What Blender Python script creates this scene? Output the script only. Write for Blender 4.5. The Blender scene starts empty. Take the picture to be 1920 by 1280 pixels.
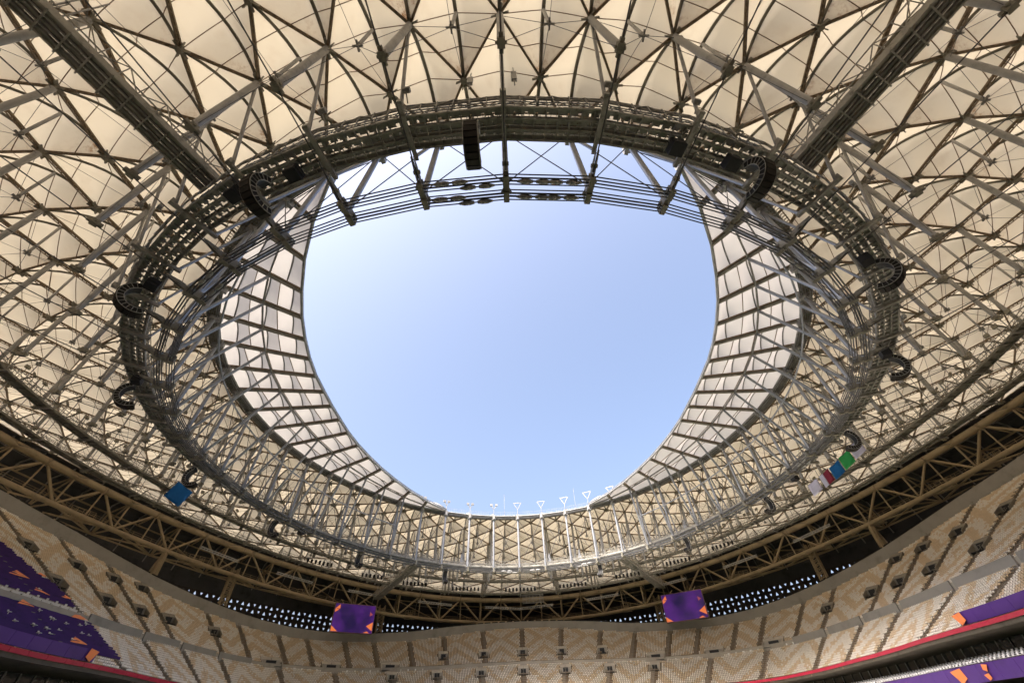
import bpy, math, random
import numpy as np
from mathutils import Matrix, Vector
random.seed(7); rng = np.random.default_rng(7)
S = bpy.context.scene
col = S.collection
PI = math.pi
def rad(d): return math.radians(d)

# ------------------------------------------------------------------ camera
N = 48                                        # bays of the spoke wheel roof
A0 = 0.0058
CAM_D, CAM_F, CAM_PITCH, CAM_YAW, CAM_ROLL, CAM_X = 78.195, 784.97, 0.76629, -0.00207, -0.03972, 0.351
def cam_basis():
    fw = np.array([math.sin(CAM_YAW)*math.cos(CAM_PITCH), math.cos(CAM_YAW)*math.cos(CAM_PITCH), math.sin(CAM_PITCH)])
    r = np.cross(fw, [0, 0, 1.0]); r /= np.linalg.norm(r); u = np.cross(r, fw)
    c, s = math.cos(CAM_ROLL), math.sin(CAM_ROLL)
    r, u = c*r+s*u, -s*r+c*u
    o = np.array([CAM_X, -CAM_D, 0.0])
    c, s = math.cos(-A0), math.sin(-A0)
    M = np.array([[c, -s, 0], [s, c, 0], [0, 0, 1.0]])
    return M@o, M@r, M@u, M@fw
CO, CR, CU, CF = cam_basis()
cd = bpy.data.cameras.new('camera'); cam = bpy.data.objects.new('camera', cd); col.objects.link(cam)
cam.matrix_world = Matrix(((CR[0], CU[0], -CF[0], CO[0]), (CR[1], CU[1], -CF[1], CO[1]), (CR[2], CU[2], -CF[2], CO[2]), (0, 0, 0, 1)))
cd.sensor_fit = 'HORIZONTAL'; cd.sensor_width = 36.0; cd.lens = CAM_F/1920*36
cd.clip_start = 0.1; cd.clip_end = 20000
S.camera = cam
def proj(p):
    d = np.asarray(p, float)-CO
    w = d@CF
    if w < 1: return None
    return 960+CAM_F*(d@CR)/w, 640-CAM_F*(d@CU)/w, w
def inframe(p, m=0):
    q = proj(p)
    return q is not None and -m < q[0] < 1920+m and -m < q[1] < 1280+m

# ------------------------------------------------------------------ world, sun, exposure
W = bpy.data.worlds.new('World'); S.world = W; W.use_nodes = True
nt = W.node_tree; bg = nt.nodes['Background']
sky = nt.nodes.new('ShaderNodeTexSky'); sky.sky_type = 'NISHITA'; sky.sun_disc = False
SUN_EL, SUN_AZ = rad(52), rad(218)            # azimuth: 180 = behind the camera
sky.sun_elevation = SUN_EL; sky.sun_rotation = SUN_AZ
sky.air_density = 0.9; sky.dust_density = 10.0; sky.ozone_density = 1.6; sky.altitude = 0
nt.links.new(sky.outputs[0], bg.inputs[0]); bg.inputs[1].default_value = 0.15
sl = bpy.data.lights.new('sun', 'SUN'); sl.energy = 2.0; sl.angle = rad(0.53); sl.color = (1.0, 0.95, 0.87)
so = bpy.data.objects.new('sun', sl); col.objects.link(so)
sd = Vector((math.sin(SUN_AZ)*math.cos(SUN_EL), math.cos(SUN_AZ)*math.cos(SUN_EL), math.sin(SUN_EL)))
so.rotation_euler = sd.to_track_quat('Z', 'Y').to_euler(); so.location = (0, -40, 160)
S.view_settings.view_transform = 'Standard'; S.view_settings.look = 'None'
S.view_settings.exposure = 1.68; S.view_settings.gamma = 1.0
S.render.engine = 'CYCLES'
S.cycles.max_bounces = 5; S.cycles.diffuse_bounces = 4; S.cycles.glossy_bounces = 2; S.cycles.transmission_bounces = 4
S.cycles.sample_clamp_indirect = 6

# ------------------------------------------------------------------ materials
MATS = {}
def mat(name, color, rough=0.6, metal=0.0, var=0.12, scale=0.6, var2=None, bump=0.0, spec=0.4):
    if name in MATS: return MATS[name]
    m = bpy.data.materials.new(name); m.use_nodes = True; t = m.node_tree
    b = t.nodes['Principled BSDF']
    b.inputs['Roughness'].default_value = rough; b.inputs['Metallic'].default_value = metal
    b.inputs['Specular IOR Level'].default_value = spec
    g = t.nodes.new('ShaderNodeNewGeometry')
    n = t.nodes.new('ShaderNodeTexNoise'); n.inputs['Scale'].default_value = scale; n.inputs['Detail'].default_value = 6; n.inputs['Roughness'].default_value = 0.65
    t.links.new(g.outputs['Position'], n.inputs['Vector'])
    r = t.nodes.new('ShaderNodeValToRGB')
    c = color; d = var2 if var2 else tuple(x*(1-2.2*var) for x in c)
    e = tuple(min(1, x*(1+var)) for x in c)
    r.color_ramp.elements[0].position = 0.3; r.color_ramp.elements[0].color = (*d, 1)
    r.color_ramp.elements[1].position = 0.68; r.color_ramp.elements[1].color = (*e, 1)
    x = r.color_ramp.elements.new(0.46); x.color = (*c, 1)
    t.links.new(n.outputs['Fac'], r.inputs['Fac']); t.links.new(r.outputs['Color'], b.inputs['Base Color'])
    if bump:
        bp = t.nodes.new('ShaderNodeBump'); bp.inputs['Strength'].default_value = bump; bp.inputs['Distance'].default_value = 0.05
        t.links.new(n.outputs['Fac'], bp.inputs['Height']); t.links.new(bp.outputs['Normal'], b.inputs['Normal'])
    MATS[name] = m
    return m
def membrane_mat(name, refl, trans, stain_col, tfac):
    m = bpy.data.materials.new(name); m.use_nodes = True; t = m.node_tree
    for n in list(t.nodes): t.nodes.remove(n)
    out = t.nodes.new('ShaderNodeOutputMaterial')
    g = t.nodes.new('ShaderNodeNewGeometry')
    n1 = t.nodes.new('ShaderNodeTexNoise'); n1.inputs['Scale'].default_value = 0.09; n1.inputs['Detail'].default_value = 4
    n2 = t.nodes.new('ShaderNodeTexNoise'); n2.inputs['Scale'].default_value = 1.1; n2.inputs['Detail'].default_value = 9; n2.inputs['Roughness'].default_value = 0.72
    n3 = t.nodes.new('ShaderNodeTexNoise'); n3.inputs['Scale'].default_value = 0.45; n3.inputs['Detail'].default_value = 7
    for n in (n1, n2, n3): t.links.new(g.outputs['Position'], n.inputs['Vector'])
    at = t.nodes.new('ShaderNodeAttribute'); at.attribute_name = 'stain'
    def math_(op, a, b, clamp=False):
        x = t.nodes.new('ShaderNodeMath'); x.operation = op; x.use_clamp = clamp
        for k, v in enumerate((a, b)):
            if isinstance(v, (int, float)): x.inputs[k].default_value = v
            else: t.links.new(v, x.inputs[k])
        return x.outputs[0]
    s = math_('SUBTRACT', n2.outputs['Fac'], 0.50)
    s = math_('MULTIPLY', s, 7.0, True)
    s = math_('MULTIPLY', s, at.outputs['Fac'], True)
    soft = math_('MULTIPLY', math_('MULTIPLY', math_('SUBTRACT', n3.outputs['Fac'], 0.47), 3.2, True), 0.30)
    s2 = math_('MULTIPLY', at.outputs['Fac'], soft)
    s = math_('ADD', s, s2, True)
    s = math_('ADD', s, math_('MULTIPLY', math_('MULTIPLY', math_('SUBTRACT', n3.outputs['Fac'], 0.56), 3.0, True), 0.22), True)
    def tint(c):
        a = t.nodes.new('ShaderNodeMixRGB'); a.blend_type = 'MIX'
        a.inputs[1].default_value = (*[x*0.93 for x in c], 1); a.inputs[2].default_value = (*[min(1, x*1.05) for x in c], 1)
        t.links.new(n1.outputs['Fac'], a.inputs[0])
        b = t.nodes.new('ShaderNodeMixRGB'); b.blend_type = 'MULTIPLY'
        t.links.new(s, b.inputs[0]); t.links.new(a.outputs[0], b.inputs[1]); b.inputs[2].default_value = (*stain_col, 1)
        return b.outputs[0]
    d = t.nodes.new('ShaderNodeBsdfDiffuse'); tr = t.nodes.new('ShaderNodeBsdfTranslucent'); mx = t.nodes.new('ShaderNodeMixShader')
    t.links.new(tint(refl), d.inputs['Color']); t.links.new(tint(trans), tr.inputs['Color'])
    mx.inputs[0].default_value = tfac
    t.links.new(d.outputs[0], mx.inputs[1]); t.links.new(tr.outputs[0], mx.inputs[2]); t.links.new(mx.outputs[0], out.inputs[0])
    MATS[name] = m
    return m
membrane_mat('fabric', (0.78, 0.72, 0.59), (0.385, 0.338, 0.257), (0.46, 0.27, 0.15), 0.32)
membrane_mat('white_sheet', (0.80, 0.77, 0.76), (0.335, 0.318, 0.305), (0.9, 0.85, 0.8), 0.36)
mat('brown_steel', (0.19, 0.14, 0.092), 0.65, 0.0, 0.25, 1.5)
mat('seam', (0.20, 0.13, 0.08), 0.8)
mat('olive_steel', (0.225, 0.21, 0.17), 0.55, 0.0, 0.2, 1.0)
mat('arch_steel', (0.135, 0.125, 0.10), 0.55, 0.0, 0.2, 1.0)
mat('gantry_steel', (0.215, 0.205, 0.18), 0.6, 0.2, 0.25, 1.2)
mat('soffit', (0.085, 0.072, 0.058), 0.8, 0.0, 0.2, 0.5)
mat('grey_steel', (0.31, 0.308, 0.305), 0.45, 0.2, 0.15, 0.8)
mat('pale_steel', (0.29, 0.305, 0.335), 0.4, 0.3, 0.12, 0.9)
mat('cable', (0.10, 0.10, 0.105), 0.45, 0.3, 0.1, 2.0)
mat('dark_steel', (0.235, 0.23, 0.22), 0.55, 0.2, 0.2, 1.2)
mat('catwalk_steel', (0.32, 0.31, 0.28), 0.6, 0.2, 0.25, 1.2)
mat('tan_steel', (0.325, 0.253, 0.16), 0.55, 0.0, 0.15, 0.35)
mat('paler_tan_steel', (0.34, 0.265, 0.165), 0.6, 0.0, 0.15, 0.35)  # slightly paler tan for rear braces, anchors, gantries and towers
mat('shell_lining', (0.06, 0.06, 0.063), 0.8, 0.0, 0.2, 0.3)
mat('facade', (0.05, 0.042, 0.036), 0.7)
mat('parapet', (0.275, 0.262, 0.245), 0.75, 0.0, 0.10, 0.25, bump=0.05)
mat('concrete', (0.27, 0.225, 0.175), 0.85, 0.0, 0.15, 0.8, bump=0.1)
mat('aisle', (0.16, 0.112, 0.07), 0.8, 0.0, 0.2, 0.8)
mat('wall_beige', (0.36, 0.33, 0.285), 0.8, 0.0, 0.1, 0.4)
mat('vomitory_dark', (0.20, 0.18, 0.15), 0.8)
mat('black', (0.012, 0.012, 0.013), 0.5)
mat('speaker_black', (0.016, 0.016, 0.018), 0.6)
mat('speaker_front', (0.02, 0.016, 0.014), 0.7)
mat('antenna_white', (0.34, 0.335, 0.32), 0.5)
mat('white_paint', (0.80, 0.80, 0.80), 0.5, 0.0, 0.05)
mat('desk_white', (0.62, 0.60, 0.56), 0.6, 0.0, 0.1)
mat('red_board', (0.42, 0.012, 0.05), 0.5, 0.0, 0.08, 0.2)
mat('purple_cloth', (0.036, 0.009, 0.105), 0.75, 0.0, 0.2, 0.4)
mat('purple_board', (0.075, 0.024, 0.21), 0.5, 0.0, 0.1, 0.2)
mat('orange', (0.80, 0.24, 0.08), 0.6, 0.0, 0.08)
mat('grass', (0.05, 0.11, 0.025), 0.9, 0.0, 0.3, 0.8)
mat('sand_ground', (0.36, 0.30, 0.22), 0.9, 0.0, 0.1, 0.05)
mat('flag_blue', (0.006, 0.13, 0.42), 0.7, 0.0, 0.06)
mat('flag_green', (0.03, 0.36, 0.10), 0.7, 0.0, 0.06)
mat('flag_white', (0.62, 0.62, 0.86), 0.7, 0.0, 0.04)
mat('flag_maroon', (0.26, 0.025, 0.06), 0.7, 0.0, 0.06)
mat('screen_frame', (0.18, 0.11, 0.07), 0.5)
mat('glazing', (0.02, 0.023, 0.027), 0.12, 0.0, 0.2, 0.3, spec=0.7)
mat('truss_silver', (0.40, 0.40, 0.40), 0.4, 0.5)
# seat: colour from a face attribute
sm = bpy.data.materials.new('seat_plastic'); sm.use_nodes = True
_b = sm.node_tree.nodes['Principled BSDF']; _a = sm.node_tree.nodes.new('ShaderNodeAttribute'); _a.attribute_name = 'tint'
sm.node_tree.links.new(_a.outputs['Color'], _b.inputs['Base Color']); _b.inputs['Roughness'].default_value = 0.5
MATS['seat_plastic'] = sm
# LED screen: emits (it is a lit screen)
def screen_mat(name, colors, strength):
    m = bpy.data.materials.new(name); m.use_nodes = True; t = m.node_tree
    b = t.nodes['Principled BSDF']; b.inputs['Base Color'].default_value = (0.01, 0.01, 0.012, 1)
    tc = t.nodes.new('ShaderNodeTexCoord'); n = t.nodes.new('ShaderNodeTexNoise'); n.inputs['Scale'].default_value = 0.16; n.inputs['Detail'].default_value = 5
    t.links.new(tc.outputs['Object'], n.inputs['Vector'])
    r = t.nodes.new('ShaderNodeValToRGB')
    r.color_ramp.elements[0].position = 0.38; r.color_ramp.elements[0].color = (*colors[0], 1)
    r.color_ramp.elements[1].position = 0.66; r.color_ramp.elements[1].color = (*colors[1], 1)
    t.links.new(n.outputs['Fac'], r.inputs['Fac']); t.links.new(r.outputs['Color'], b.inputs['Emission Color']); b.inputs['Emission Strength'].default_value = strength
    MATS[name] = m
screen_mat('led_purple', ((0.012, 0.003, 0.06), (0.085, 0.012, 0.20)), 0.26)
screen_mat('led_orange', ((0.78, 0.17, 0.05), (0.85, 0.22, 0.05)), 0.30)
screen_mat('led_red', ((0.40, 0.07, 0.10), (0.45, 0.09, 0.09)), 0.25)

# ------------------------------------------------------------------ mesh helpers
def V(*a): return np.array(a, float)
def pol(R, a, z): return np.array([R*math.sin(a), -R*math.cos(a), z])       # a = 0 nearest the camera
def polf(R, phi, z): return np.array([R*math.sin(rad(phi)), R*math.cos(rad(phi)), z])   # phi in degrees from the far end
def frame(p, q, up=(0, 0, 1)):
    d = q-p; L = np.linalg.norm(d); d = d/L
    u = np.asarray(up, float)
    if abs(d@u) > 0.99: u = np.array([1.0, 0, 0])
    x = np.cross(u, d); x /= np.linalg.norm(x); y = np.cross(d, x)
    return x, y, d, L
class MB:
    def __init__(s): s.v = []; s.f = []; s.m = []; s.n = 0
    def add(s, v, f, mi=0):
        k = s.n; s.v.append(np.asarray(v, float)); s.n += len(v)
        s.f += [tuple(i+k for i in g) for g in f]; s.m += [mi]*len(f)
    def bar(s, p, q, w, h=None, mi=0, up=(0, 0, 1)):
        p = np.asarray(p, float); q = np.asarray(q, float); h = h or w
        x, y, d, L = frame(p, q, up); x = x*w/2; y = y*h/2
        s.add([p-x-y, p+x-y, p+x+y, p-x+y, q-x-y, q+x-y, q+x+y, q-x+y], [(0, 3, 2, 1), (4, 5, 6, 7), (0, 1, 5, 4), (1, 2, 6, 5), (2, 3, 7, 6), (3, 0, 4, 7)], mi)
    def tube(s, p, q, r, n=8, mi=0, r2=None, cap=True):
        p = np.asarray(p, float); q = np.asarray(q, float); r2 = r if r2 is None else r2
        x, y, d, L = frame(p, q)
        an = np.arange(n)*2*PI/n; c = np.cos(an)[:, None]*x+np.sin(an)[:, None]*y
        f = [(i, (i+1) % n, n+(i+1) % n, n+i) for i in range(n)]
        if cap: f += [tuple(range(n-1, -1, -1)), tuple(range(n, 2*n))]
        s.add(np.concatenate([p+c*r, q+c*r2]), f, mi)
    def path(s, pts, r, n=6, mi=0):
        pts = np.asarray(pts, float); m = len(pts)
        tn = np.gradient(pts, axis=0); tn /= np.linalg.norm(tn, axis=1)[:, None]
        an = np.arange(n)*2*PI/n; vs = []
        for p, d in zip(pts, tn):
            u = np.array([0, 0, 1.0]) if abs(d[2]) < 0.95 else np.array([1.0, 0, 0])
            x = np.cross(u, d); x /= np.linalg.norm(x); y = np.cross(d, x)
            vs.append(p+r*(np.cos(an)[:, None]*x+np.sin(an)[:, None]*y))
        f = [(k*n+i, k*n+(i+1) % n, (k+1)*n+(i+1) % n, (k+1)*n+i) for k in range(m-1) for i in range(n)]
        f += [tuple(range(n-1, -1, -1)), tuple(range((m-1)*n, m*n))]
        s.add(np.concatenate(vs), f, mi)
    def hexa(s, c, mi=0):            # 8 corners: bottom 4, top 4
        s.add(c, [(0, 3, 2, 1), (4, 5, 6, 7), (0, 1, 5, 4), (1, 2, 6, 5), (2, 3, 7, 6), (3, 0, 4, 7)], mi)
    def box(s, c, x, y, z, mi=0):    # centre and three half axes
        c, x, y, z = [np.asarray(t, float) for t in (c, x, y, z)]
        s.hexa([c-x-y-z, c+x-y-z, c+x+y-z, c-x+y-z, c-x-y+z, c+x-y+z, c+x+y+z, c-x+y+z], mi)
    def prism(s, pts, d, mi=0):
        pts = np.asarray(pts, float); n = len(pts); d = np.asarray(d, float)
        s.add(np.concatenate([pts, pts+d]), [tuple(range(n-1, -1, -1)), tuple(range(n, 2*n))]+[(i, (i+1) % n, n+(i+1) % n, n+i) for i in range(n)], mi)
    def mesh(s, name, mats, smooth=False):
        me = bpy.data.meshes.new(name)
        v = np.concatenate(s.v) if s.v else np.zeros((0, 3))
        me.from_pydata(v.tolist(), [], s.f)
        for m in ([mats] if isinstance(mats, str) else mats): me.materials.append(MATS[m])
        if any(s.m): me.polygons.foreach_set('material_index', s.m)
        if smooth: me.polygons.foreach_set('use_smooth', [True]*len(s.f))
        return me
    def build(s, name, mats, parent=None, kind=None, smooth=False):
        o = bpy.data.objects.new(name, s.mesh(name, mats, smooth)); col.objects.link(o)
        if parent is not None:
            attach(o, parent)
        if kind: o['kind'] = kind
        return o
PINV = {}
def attach(o, parent):
    o.parent = parent
    o.matrix_parent_inverse = PINV.get(parent.name, Matrix()) if parent.type == 'EMPTY' else parent.matrix_basis.inverted()
def thing(name, label, cat, loc=(0, 0, 0), group=None):
    o = bpy.data.objects.new(name, None); col.objects.link(o); o.location = [float(x) for x in loc]
    o.empty_display_size = 0.5
    o['label'] = label; o['category'] = cat
    if group: o['group'] = group
    PINV[o.name] = Matrix.Translation(Vector([-float(x) for x in loc]))
    return o
def tag(o, label, cat, group=None):
    o['label'] = label; o['category'] = cat
    if group: o['group'] = group
    return o
UNIT = {}
def unit(shape, m):
    k = (shape, m)
    if k in UNIT: return UNIT[k]
    b = MB()
    if shape == 'bar': b.box((0, 0, .5), (.5, 0, 0), (0, .5, 0), (0, 0, .5))
    elif shape == 'tube':
        b.tube((0, 0, 0), (0, 0, 1), .5, 10)
    elif shape == 'thin': b.tube((0, 0, 0), (0, 0, 1), .5, 5)
    elif shape == 'lattice':          # solid chord with a rail of rungs beneath it (beam 1 long, scaled later)
        b.box((0, .26, .5), (.5, 0, 0), (0, .24, 0), (0, 0, .5))
        b.box((0, -.44, .5), (.36, 0, 0), (0, .06, 0), (0, 0, .5))
        for i in range(13): b.box((0, -.18, .03+i*.078), (.28, 0, 0), (0, .21, 0), (0, 0, .009))
    me = b.mesh(shape+'_'+m, m)
    if shape in ('tube', 'thin'):
        me.polygons.foreach_set('use_smooth', [len(p.vertices) == 4 for p in me.polygons])
    UNIT[k] = me
    return me
def part(name, shape, p, q, w, h, m, parent):
    p = np.asarray(p, float); q = np.asarray(q, float); h = h or w
    x, y, d, L = frame(p, q)
    o = bpy.data.objects.new(name, unit(shape, m)); col.objects.link(o)
    if parent is not None:
        attach(o, parent)
    x = x*w; y = y*h; d = d*L
    o.matrix_basis = Matrix(((x[0], y[0], d[0], p[0]), (x[1], y[1], d[1], p[1]), (x[2], y[2], d[2], p[2]), (0, 0, 0, 1)))
    return o
def score(p, q, w):
    a = proj(p); b = proj(q); c = proj((np.asarray(p)+np.asarray(q))/2)
    if not a or not b or not c: return 0
    if not any(-20 < t[0] < 1940 and -20 < t[1] < 1300 for t in (a, b, c)): return 0
    return math.hypot(a[0]-b[0], a[1]-b[1])*w*CAM_F/c[2]+0.001
def members(name, shape, segs, w, h, m, parent, limit=300):
    """the members that show largest become parts of their own, the rest one joined part"""
    sc = sorted(((score(p, q, w), i) for i, (p, q) in enumerate(segs)), reverse=True)
    rest = MB()
    for k, (s_, i) in enumerate(sc):
        p, q = segs[i]
        if k < limit and s_ > 0: part(name, shape, p, q, w, h, m, parent)
        elif shape in ('tube', 'thin'): rest.tube(p, q, w/2, 6, cap=False)
        else: rest.bar(p, q, w*.8, (h or w)*.6)
    if rest.n: rest.build(name+'_rest', m, parent, 'stuff', smooth=shape in ('tube', 'thin'))

# ------------------------------------------------------------------ the geometry of the roof
def SAD(R): return 7.8*(R/133.0)**2
def zb(z0, R, a): return z0-SAD(R)*math.cos(2*a)
def zroof(R, a): return float(np.interp(R, [59.4, 70, 82, 100, 133], [55.1, 55.5, 55.6, 55.7, 55.2]))-SAD(R)*math.cos(2*a)
DA = 2*PI/N
ROW = [59.4, 65.05, 70.65, 76.4, 82.3, 88.3, 94.35, 100.45, 106.6, 112.8, 119.05, 125.35, 131.7]
K = len(ROW)-1
def node(k, j): return pol(ROW[k], j*DA, zroof(ROW[k], j*DA))
RL = 60.0
def Lnode(i): return pol(RL, i*DA, zb(39.15, RL, i*DA))
def Unode(i): return pol(59.4, i*DA, zroof(59.4, i*DA))
RUC, RLC = 133.0, 135.1
def UC(j): a = j*DA; return pol(RUC, a, 53.46-7.77*math.cos(2*a))
def LC(j): a = j*DA; return pol(RLC, a, 45.65-7.88*math.cos(2*a))
def spoke(i, R):
    p, q = Lnode(i), UC(i); t = (R-RL)/(RUC-RL)
    return p+(q-p)*t

# ------------------------------------------------------------------ ground, pitch
b = MB(); g = 3000
b.add([(-g, -g, -12.5), (g, -g, -12.5), (g, g, -12.5), (-g, g, -12.5)], [(0, 1, 2, 3)])
o = b.build('ground', 'sand_ground', None, 'structure')
b = MB(); b.box((0, 0, -12.2), (34, 0, 0), (0, 52.5, 0), (0, 0, .15))
o = b.build('pitch', 'grass', None, 'structure')

# ------------------------------------------------------------------ bowl: rows follow an oval, cut by the wavy parapet
MBP = [0, 8, 17, 28, 34, 45, 56, 64, 72, 82, 90, 110, 140, 180]
MBR_ = [94, 96, 101, 109, 111.5, 108.5, 98.5, 91.5, 87, 82.3, 81, 82, 100, 94]
_ph = np.arange(0, 181, 1.0); _mb = np.interp(_ph, MBP, MBR_)
_ext = np.concatenate([_mb[9:0:-1], _mb, _mb[-2:-11:-1]])
_mb = np.convolve(_ext, np.hanning(11)/np.hanning(11).sum(), 'same')[9:9+181]
def MBR(phi): return float(np.interp(abs(((phi+180) % 360)-180), _ph, _mb))
ZM, DZ, RUN = 18.8, 0.5, 0.87
def rowR(phi, n): return MBR(phi)+n*RUN
def rowz(n): return ZM+n*DZ
PNP = [0, 7, 13.5, 20.3, 26, 32, 40, 45, 54, 62, 66, 72, 80, 90, 105, 125, 145, 180]
PNN = [28.2, 27.4, 24.5, 21.2, 20.6, 21.0, 21.6, 24.0, 29.5, 35.0, 40.0, 48.0, 54.0, 57.0, 52, 34, 22, 28]
PHT = [2.6, 2.7, 3.2, 3.3, 3.2, 2.9, 3.3, 3.5, 3.4, 3.5, 3.5, 3.6, 3.8, 3.8, 3.6, 3.4, 3.2, 2.6]
def parN(phi): return float(np.interp(abs(phi), PNP, PNN))
def parH(phi): return float(np.interp(abs(phi), PNP, PHT))
NLO = -17
PHS = np.arange(-180, 180.01, 1.5)
tier = thing('upper_tier', 'stepped concrete upper stand with brown aisles curving round the bowl', 'stand')
b = MB()
def row_strip(n, a0_, a1_, step=1.5):
    """tread and riser of one row between two angles"""
    ph = np.arange(a0_, a1_+1e-6, step); vs = []
    for p in ph:
        r = rowR(p, n); z = rowz(n)
        vs += [polf(r, p, z-DZ), polf(r, p, z), polf(r+RUN, p, z)]
    f = []
    for k in range(len(ph)-1):
        f += [(3*k, 3*k+1, 3*k+4, 3*k+3), (3*k+1, 3*k+2, 3*k+5, 3*k+4)]
    b.add(vs, f)
for n in range(NLO, 60):
    # angular extent where the row lies below the parapet
    run = None
    for p in PHS:
        ok = n <= parN(p)+1
        if ok and run is None: run = p
        if (not ok or p == PHS[-1]) and run is not None:
            e = p if ok else p-1.5
            if e-run > 1.4: row_strip(n, run, e)
            run = None
b.build('terrace', 'concrete', tier)
# lower lip of the tier, and its dark underside
b = MB(); vs = []; f = []
for k, p in enumerate(PHS):
    r = rowR(p, NLO)
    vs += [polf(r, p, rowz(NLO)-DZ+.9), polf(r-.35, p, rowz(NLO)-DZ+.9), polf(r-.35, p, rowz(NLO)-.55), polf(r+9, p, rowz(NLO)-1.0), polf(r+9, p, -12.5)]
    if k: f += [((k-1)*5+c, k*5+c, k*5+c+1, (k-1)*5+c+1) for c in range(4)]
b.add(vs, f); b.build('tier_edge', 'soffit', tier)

# cross aisle wall between the two blocks of rows
b = MB(); vs = []; f = []
for k, p in enumerate(PHS):
    r = MBR(p)-.15
    vs += [polf(r, p, ZM-1.3), polf(r, p, ZM+1.0), polf(r+.25, p, ZM+1.0), polf(r+.25, p, ZM-.2)]
    if k: f += [((k-1)*4+c, k*4+c, k*4+c+1, (k-1)*4+c+1) for c in range(3)]
b.add(vs, f); b.build('cross_aisle_wall', 'wall_beige', tier)
for s_ in (-1, 1):                     # pale boxes for the small square openings in it at the corners
    for k in range(26):
        p = s_*(19+k*1.25)
        if any(abs(abs(p)-q) < 1.5 for q in (24.5, 34, 44)): continue
        c = polf(MBR(p)-.17, p, ZM+.1); x = polf(.35, p+90, 0); y = polf(.03, p, 0)
        bb = MB(); bb.box(c, x, y, (0, 0, .3)); bb.build('wall_square', 'white_paint' if k % 3 else 'desk_white', tier)
for s_ in (-1, 1):
    edges = [47.5, 54.6, 62.4, 70.2, 81.3, 92, 103]
    for e0, e1 in zip(edges[:-1], edges[1:]):
        if s_ < 0 and e0 > 80: continue
        bb = MB(); vs = []; f = []; ph = np.linspace(e0+.35, e1-.35, 6)
        for k, p in enumerate(ph):
            r = MBR(p)-.55; p = p*s_
            vs += [polf(r, p, ZM-1.3), polf(r+.1, p, ZM+1.45), polf(r+.5, p, ZM+1.45), polf(r+.5, p, ZM-1.3)]
            if k: f += [((k-1)*4+c, k*4+c, k*4+(c+1) % 4, (k-1)*4+(c+1) % 4) for c in range(4)]
        f += [(0, 1, 2, 3), (23, 22, 21, 20)]
        bb.add(vs, f); bb.build('aisle_wall_panel', 'parapet', tier)
AU = [0, 7.4, 14.6, 20.6, 26.4, 31, 37, 41.5, 47.8, 53, 62.8, 67.6, 73.4, 81, 88.5, 96]
AL = [0, 8.4, 16.7, 24.5, 33.6, 43, 54, 62, 70, 81.5, 92, 101]
def aisle(phi, n0, n1):
    bb = MB(); w = .85
    for n in range(n0, n1):
        for h_ in (0, 1):
            r = rowR(phi, n)-.02+h_*RUN/2; z = rowz(n)+.02-DZ*.5*(1-h_)+DZ*.04
            x = polf(w, phi+90, 0)
            c = polf(r+RUN/4, phi, z-.1)
            bb.box(c, x, polf(RUN/4+.015, phi, 0), (0, 0, .16))
    bb.build('aisle_stair', 'aisle', tier)
    # railings: short posts with a rail in the middle of the aisle
    bb = MB()
    for n in range(n0, n1, 2):
        p0 = polf(rowR(phi, n)+.4, phi, rowz(n)); bb.bar(p0, p0+V(0, 0, 1.0), .07)
        x = polf(.35, phi+90, 0); bb.bar(p0+V(0, 0, .98)-x, p0+V(0, 0, .98)+x, .07)
    bb.bar(polf(rowR(phi, n0)+.4, phi, rowz(n0)+.55), polf(rowR(phi, n1-1)+.4, phi, rowz(n1-1)+.55), .05)
    bb.build('handrail', 'vomitory_dark', tier)
for q in AU:
    for s_ in ((1, -1) if q else (1,)): aisle(s_*q, 2, int(parN(q)))
for q in AL:
    for s_ in ((1, -1) if q else (1,)): aisle(s_*q, NLO, -1)
def vomitory(phi, n, w=1.7):
    bb = MB(); x = polf(1, phi+90, 0); y = polf(1, phi, 0); z = V(0, 0, 1)
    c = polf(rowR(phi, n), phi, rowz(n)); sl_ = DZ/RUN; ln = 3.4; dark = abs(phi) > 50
    def wall(v, y0, y1, h, t):
        p = [c+x*v+y*y0+z*(y0*sl_-.3), c+x*v+y*y1+z*(y1*sl_-.3), c+x*v+y*y1+z*(y1*sl_+h), c+x*v+y*y0+z*(y0*sl_+h)]
        bb.prism([q-x*t/2 for q in p], x*t)
    for sx in (-1, 1): wall(w*sx, -.2, ln, 1.0, .22)
    wall(-w/2, ln*.55, ln, 1.02, w*.95); wall(w/2, ln*.55, ln, 1.02, w*.95)
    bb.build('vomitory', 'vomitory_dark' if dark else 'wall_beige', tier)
    bb = MB(); bb.box(c+y*ln*.52+z*(ln*.5*sl_+.25), x*w*.5, y*.06, z*.7); bb.box(c+y*.9+z*.32, x*(w-.15), y*.95, z*.05)
    bb.build('doorway', 'black', tier)
VOM = []
for q in (0, 7.6, 15.1): VOM.append((q, 6))
for q in (24.5, 34, 44): VOM.append((q, 0))
for q in (53, 61.5, 66.8, 72.6, 81): VOM.append((q, 13))
for q in (63.8, 68.2, 73.8, 81): VOM.append((q, 29.5))
for q in (0, 8.4, 16.7, 24.5): VOM.append((q, -6.5))
for q, n in VOM:
    for s_ in ((1, -1) if q else (1,)): vomitory(s_*q, n, 3.0 if n == 0 else 1.6)

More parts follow.
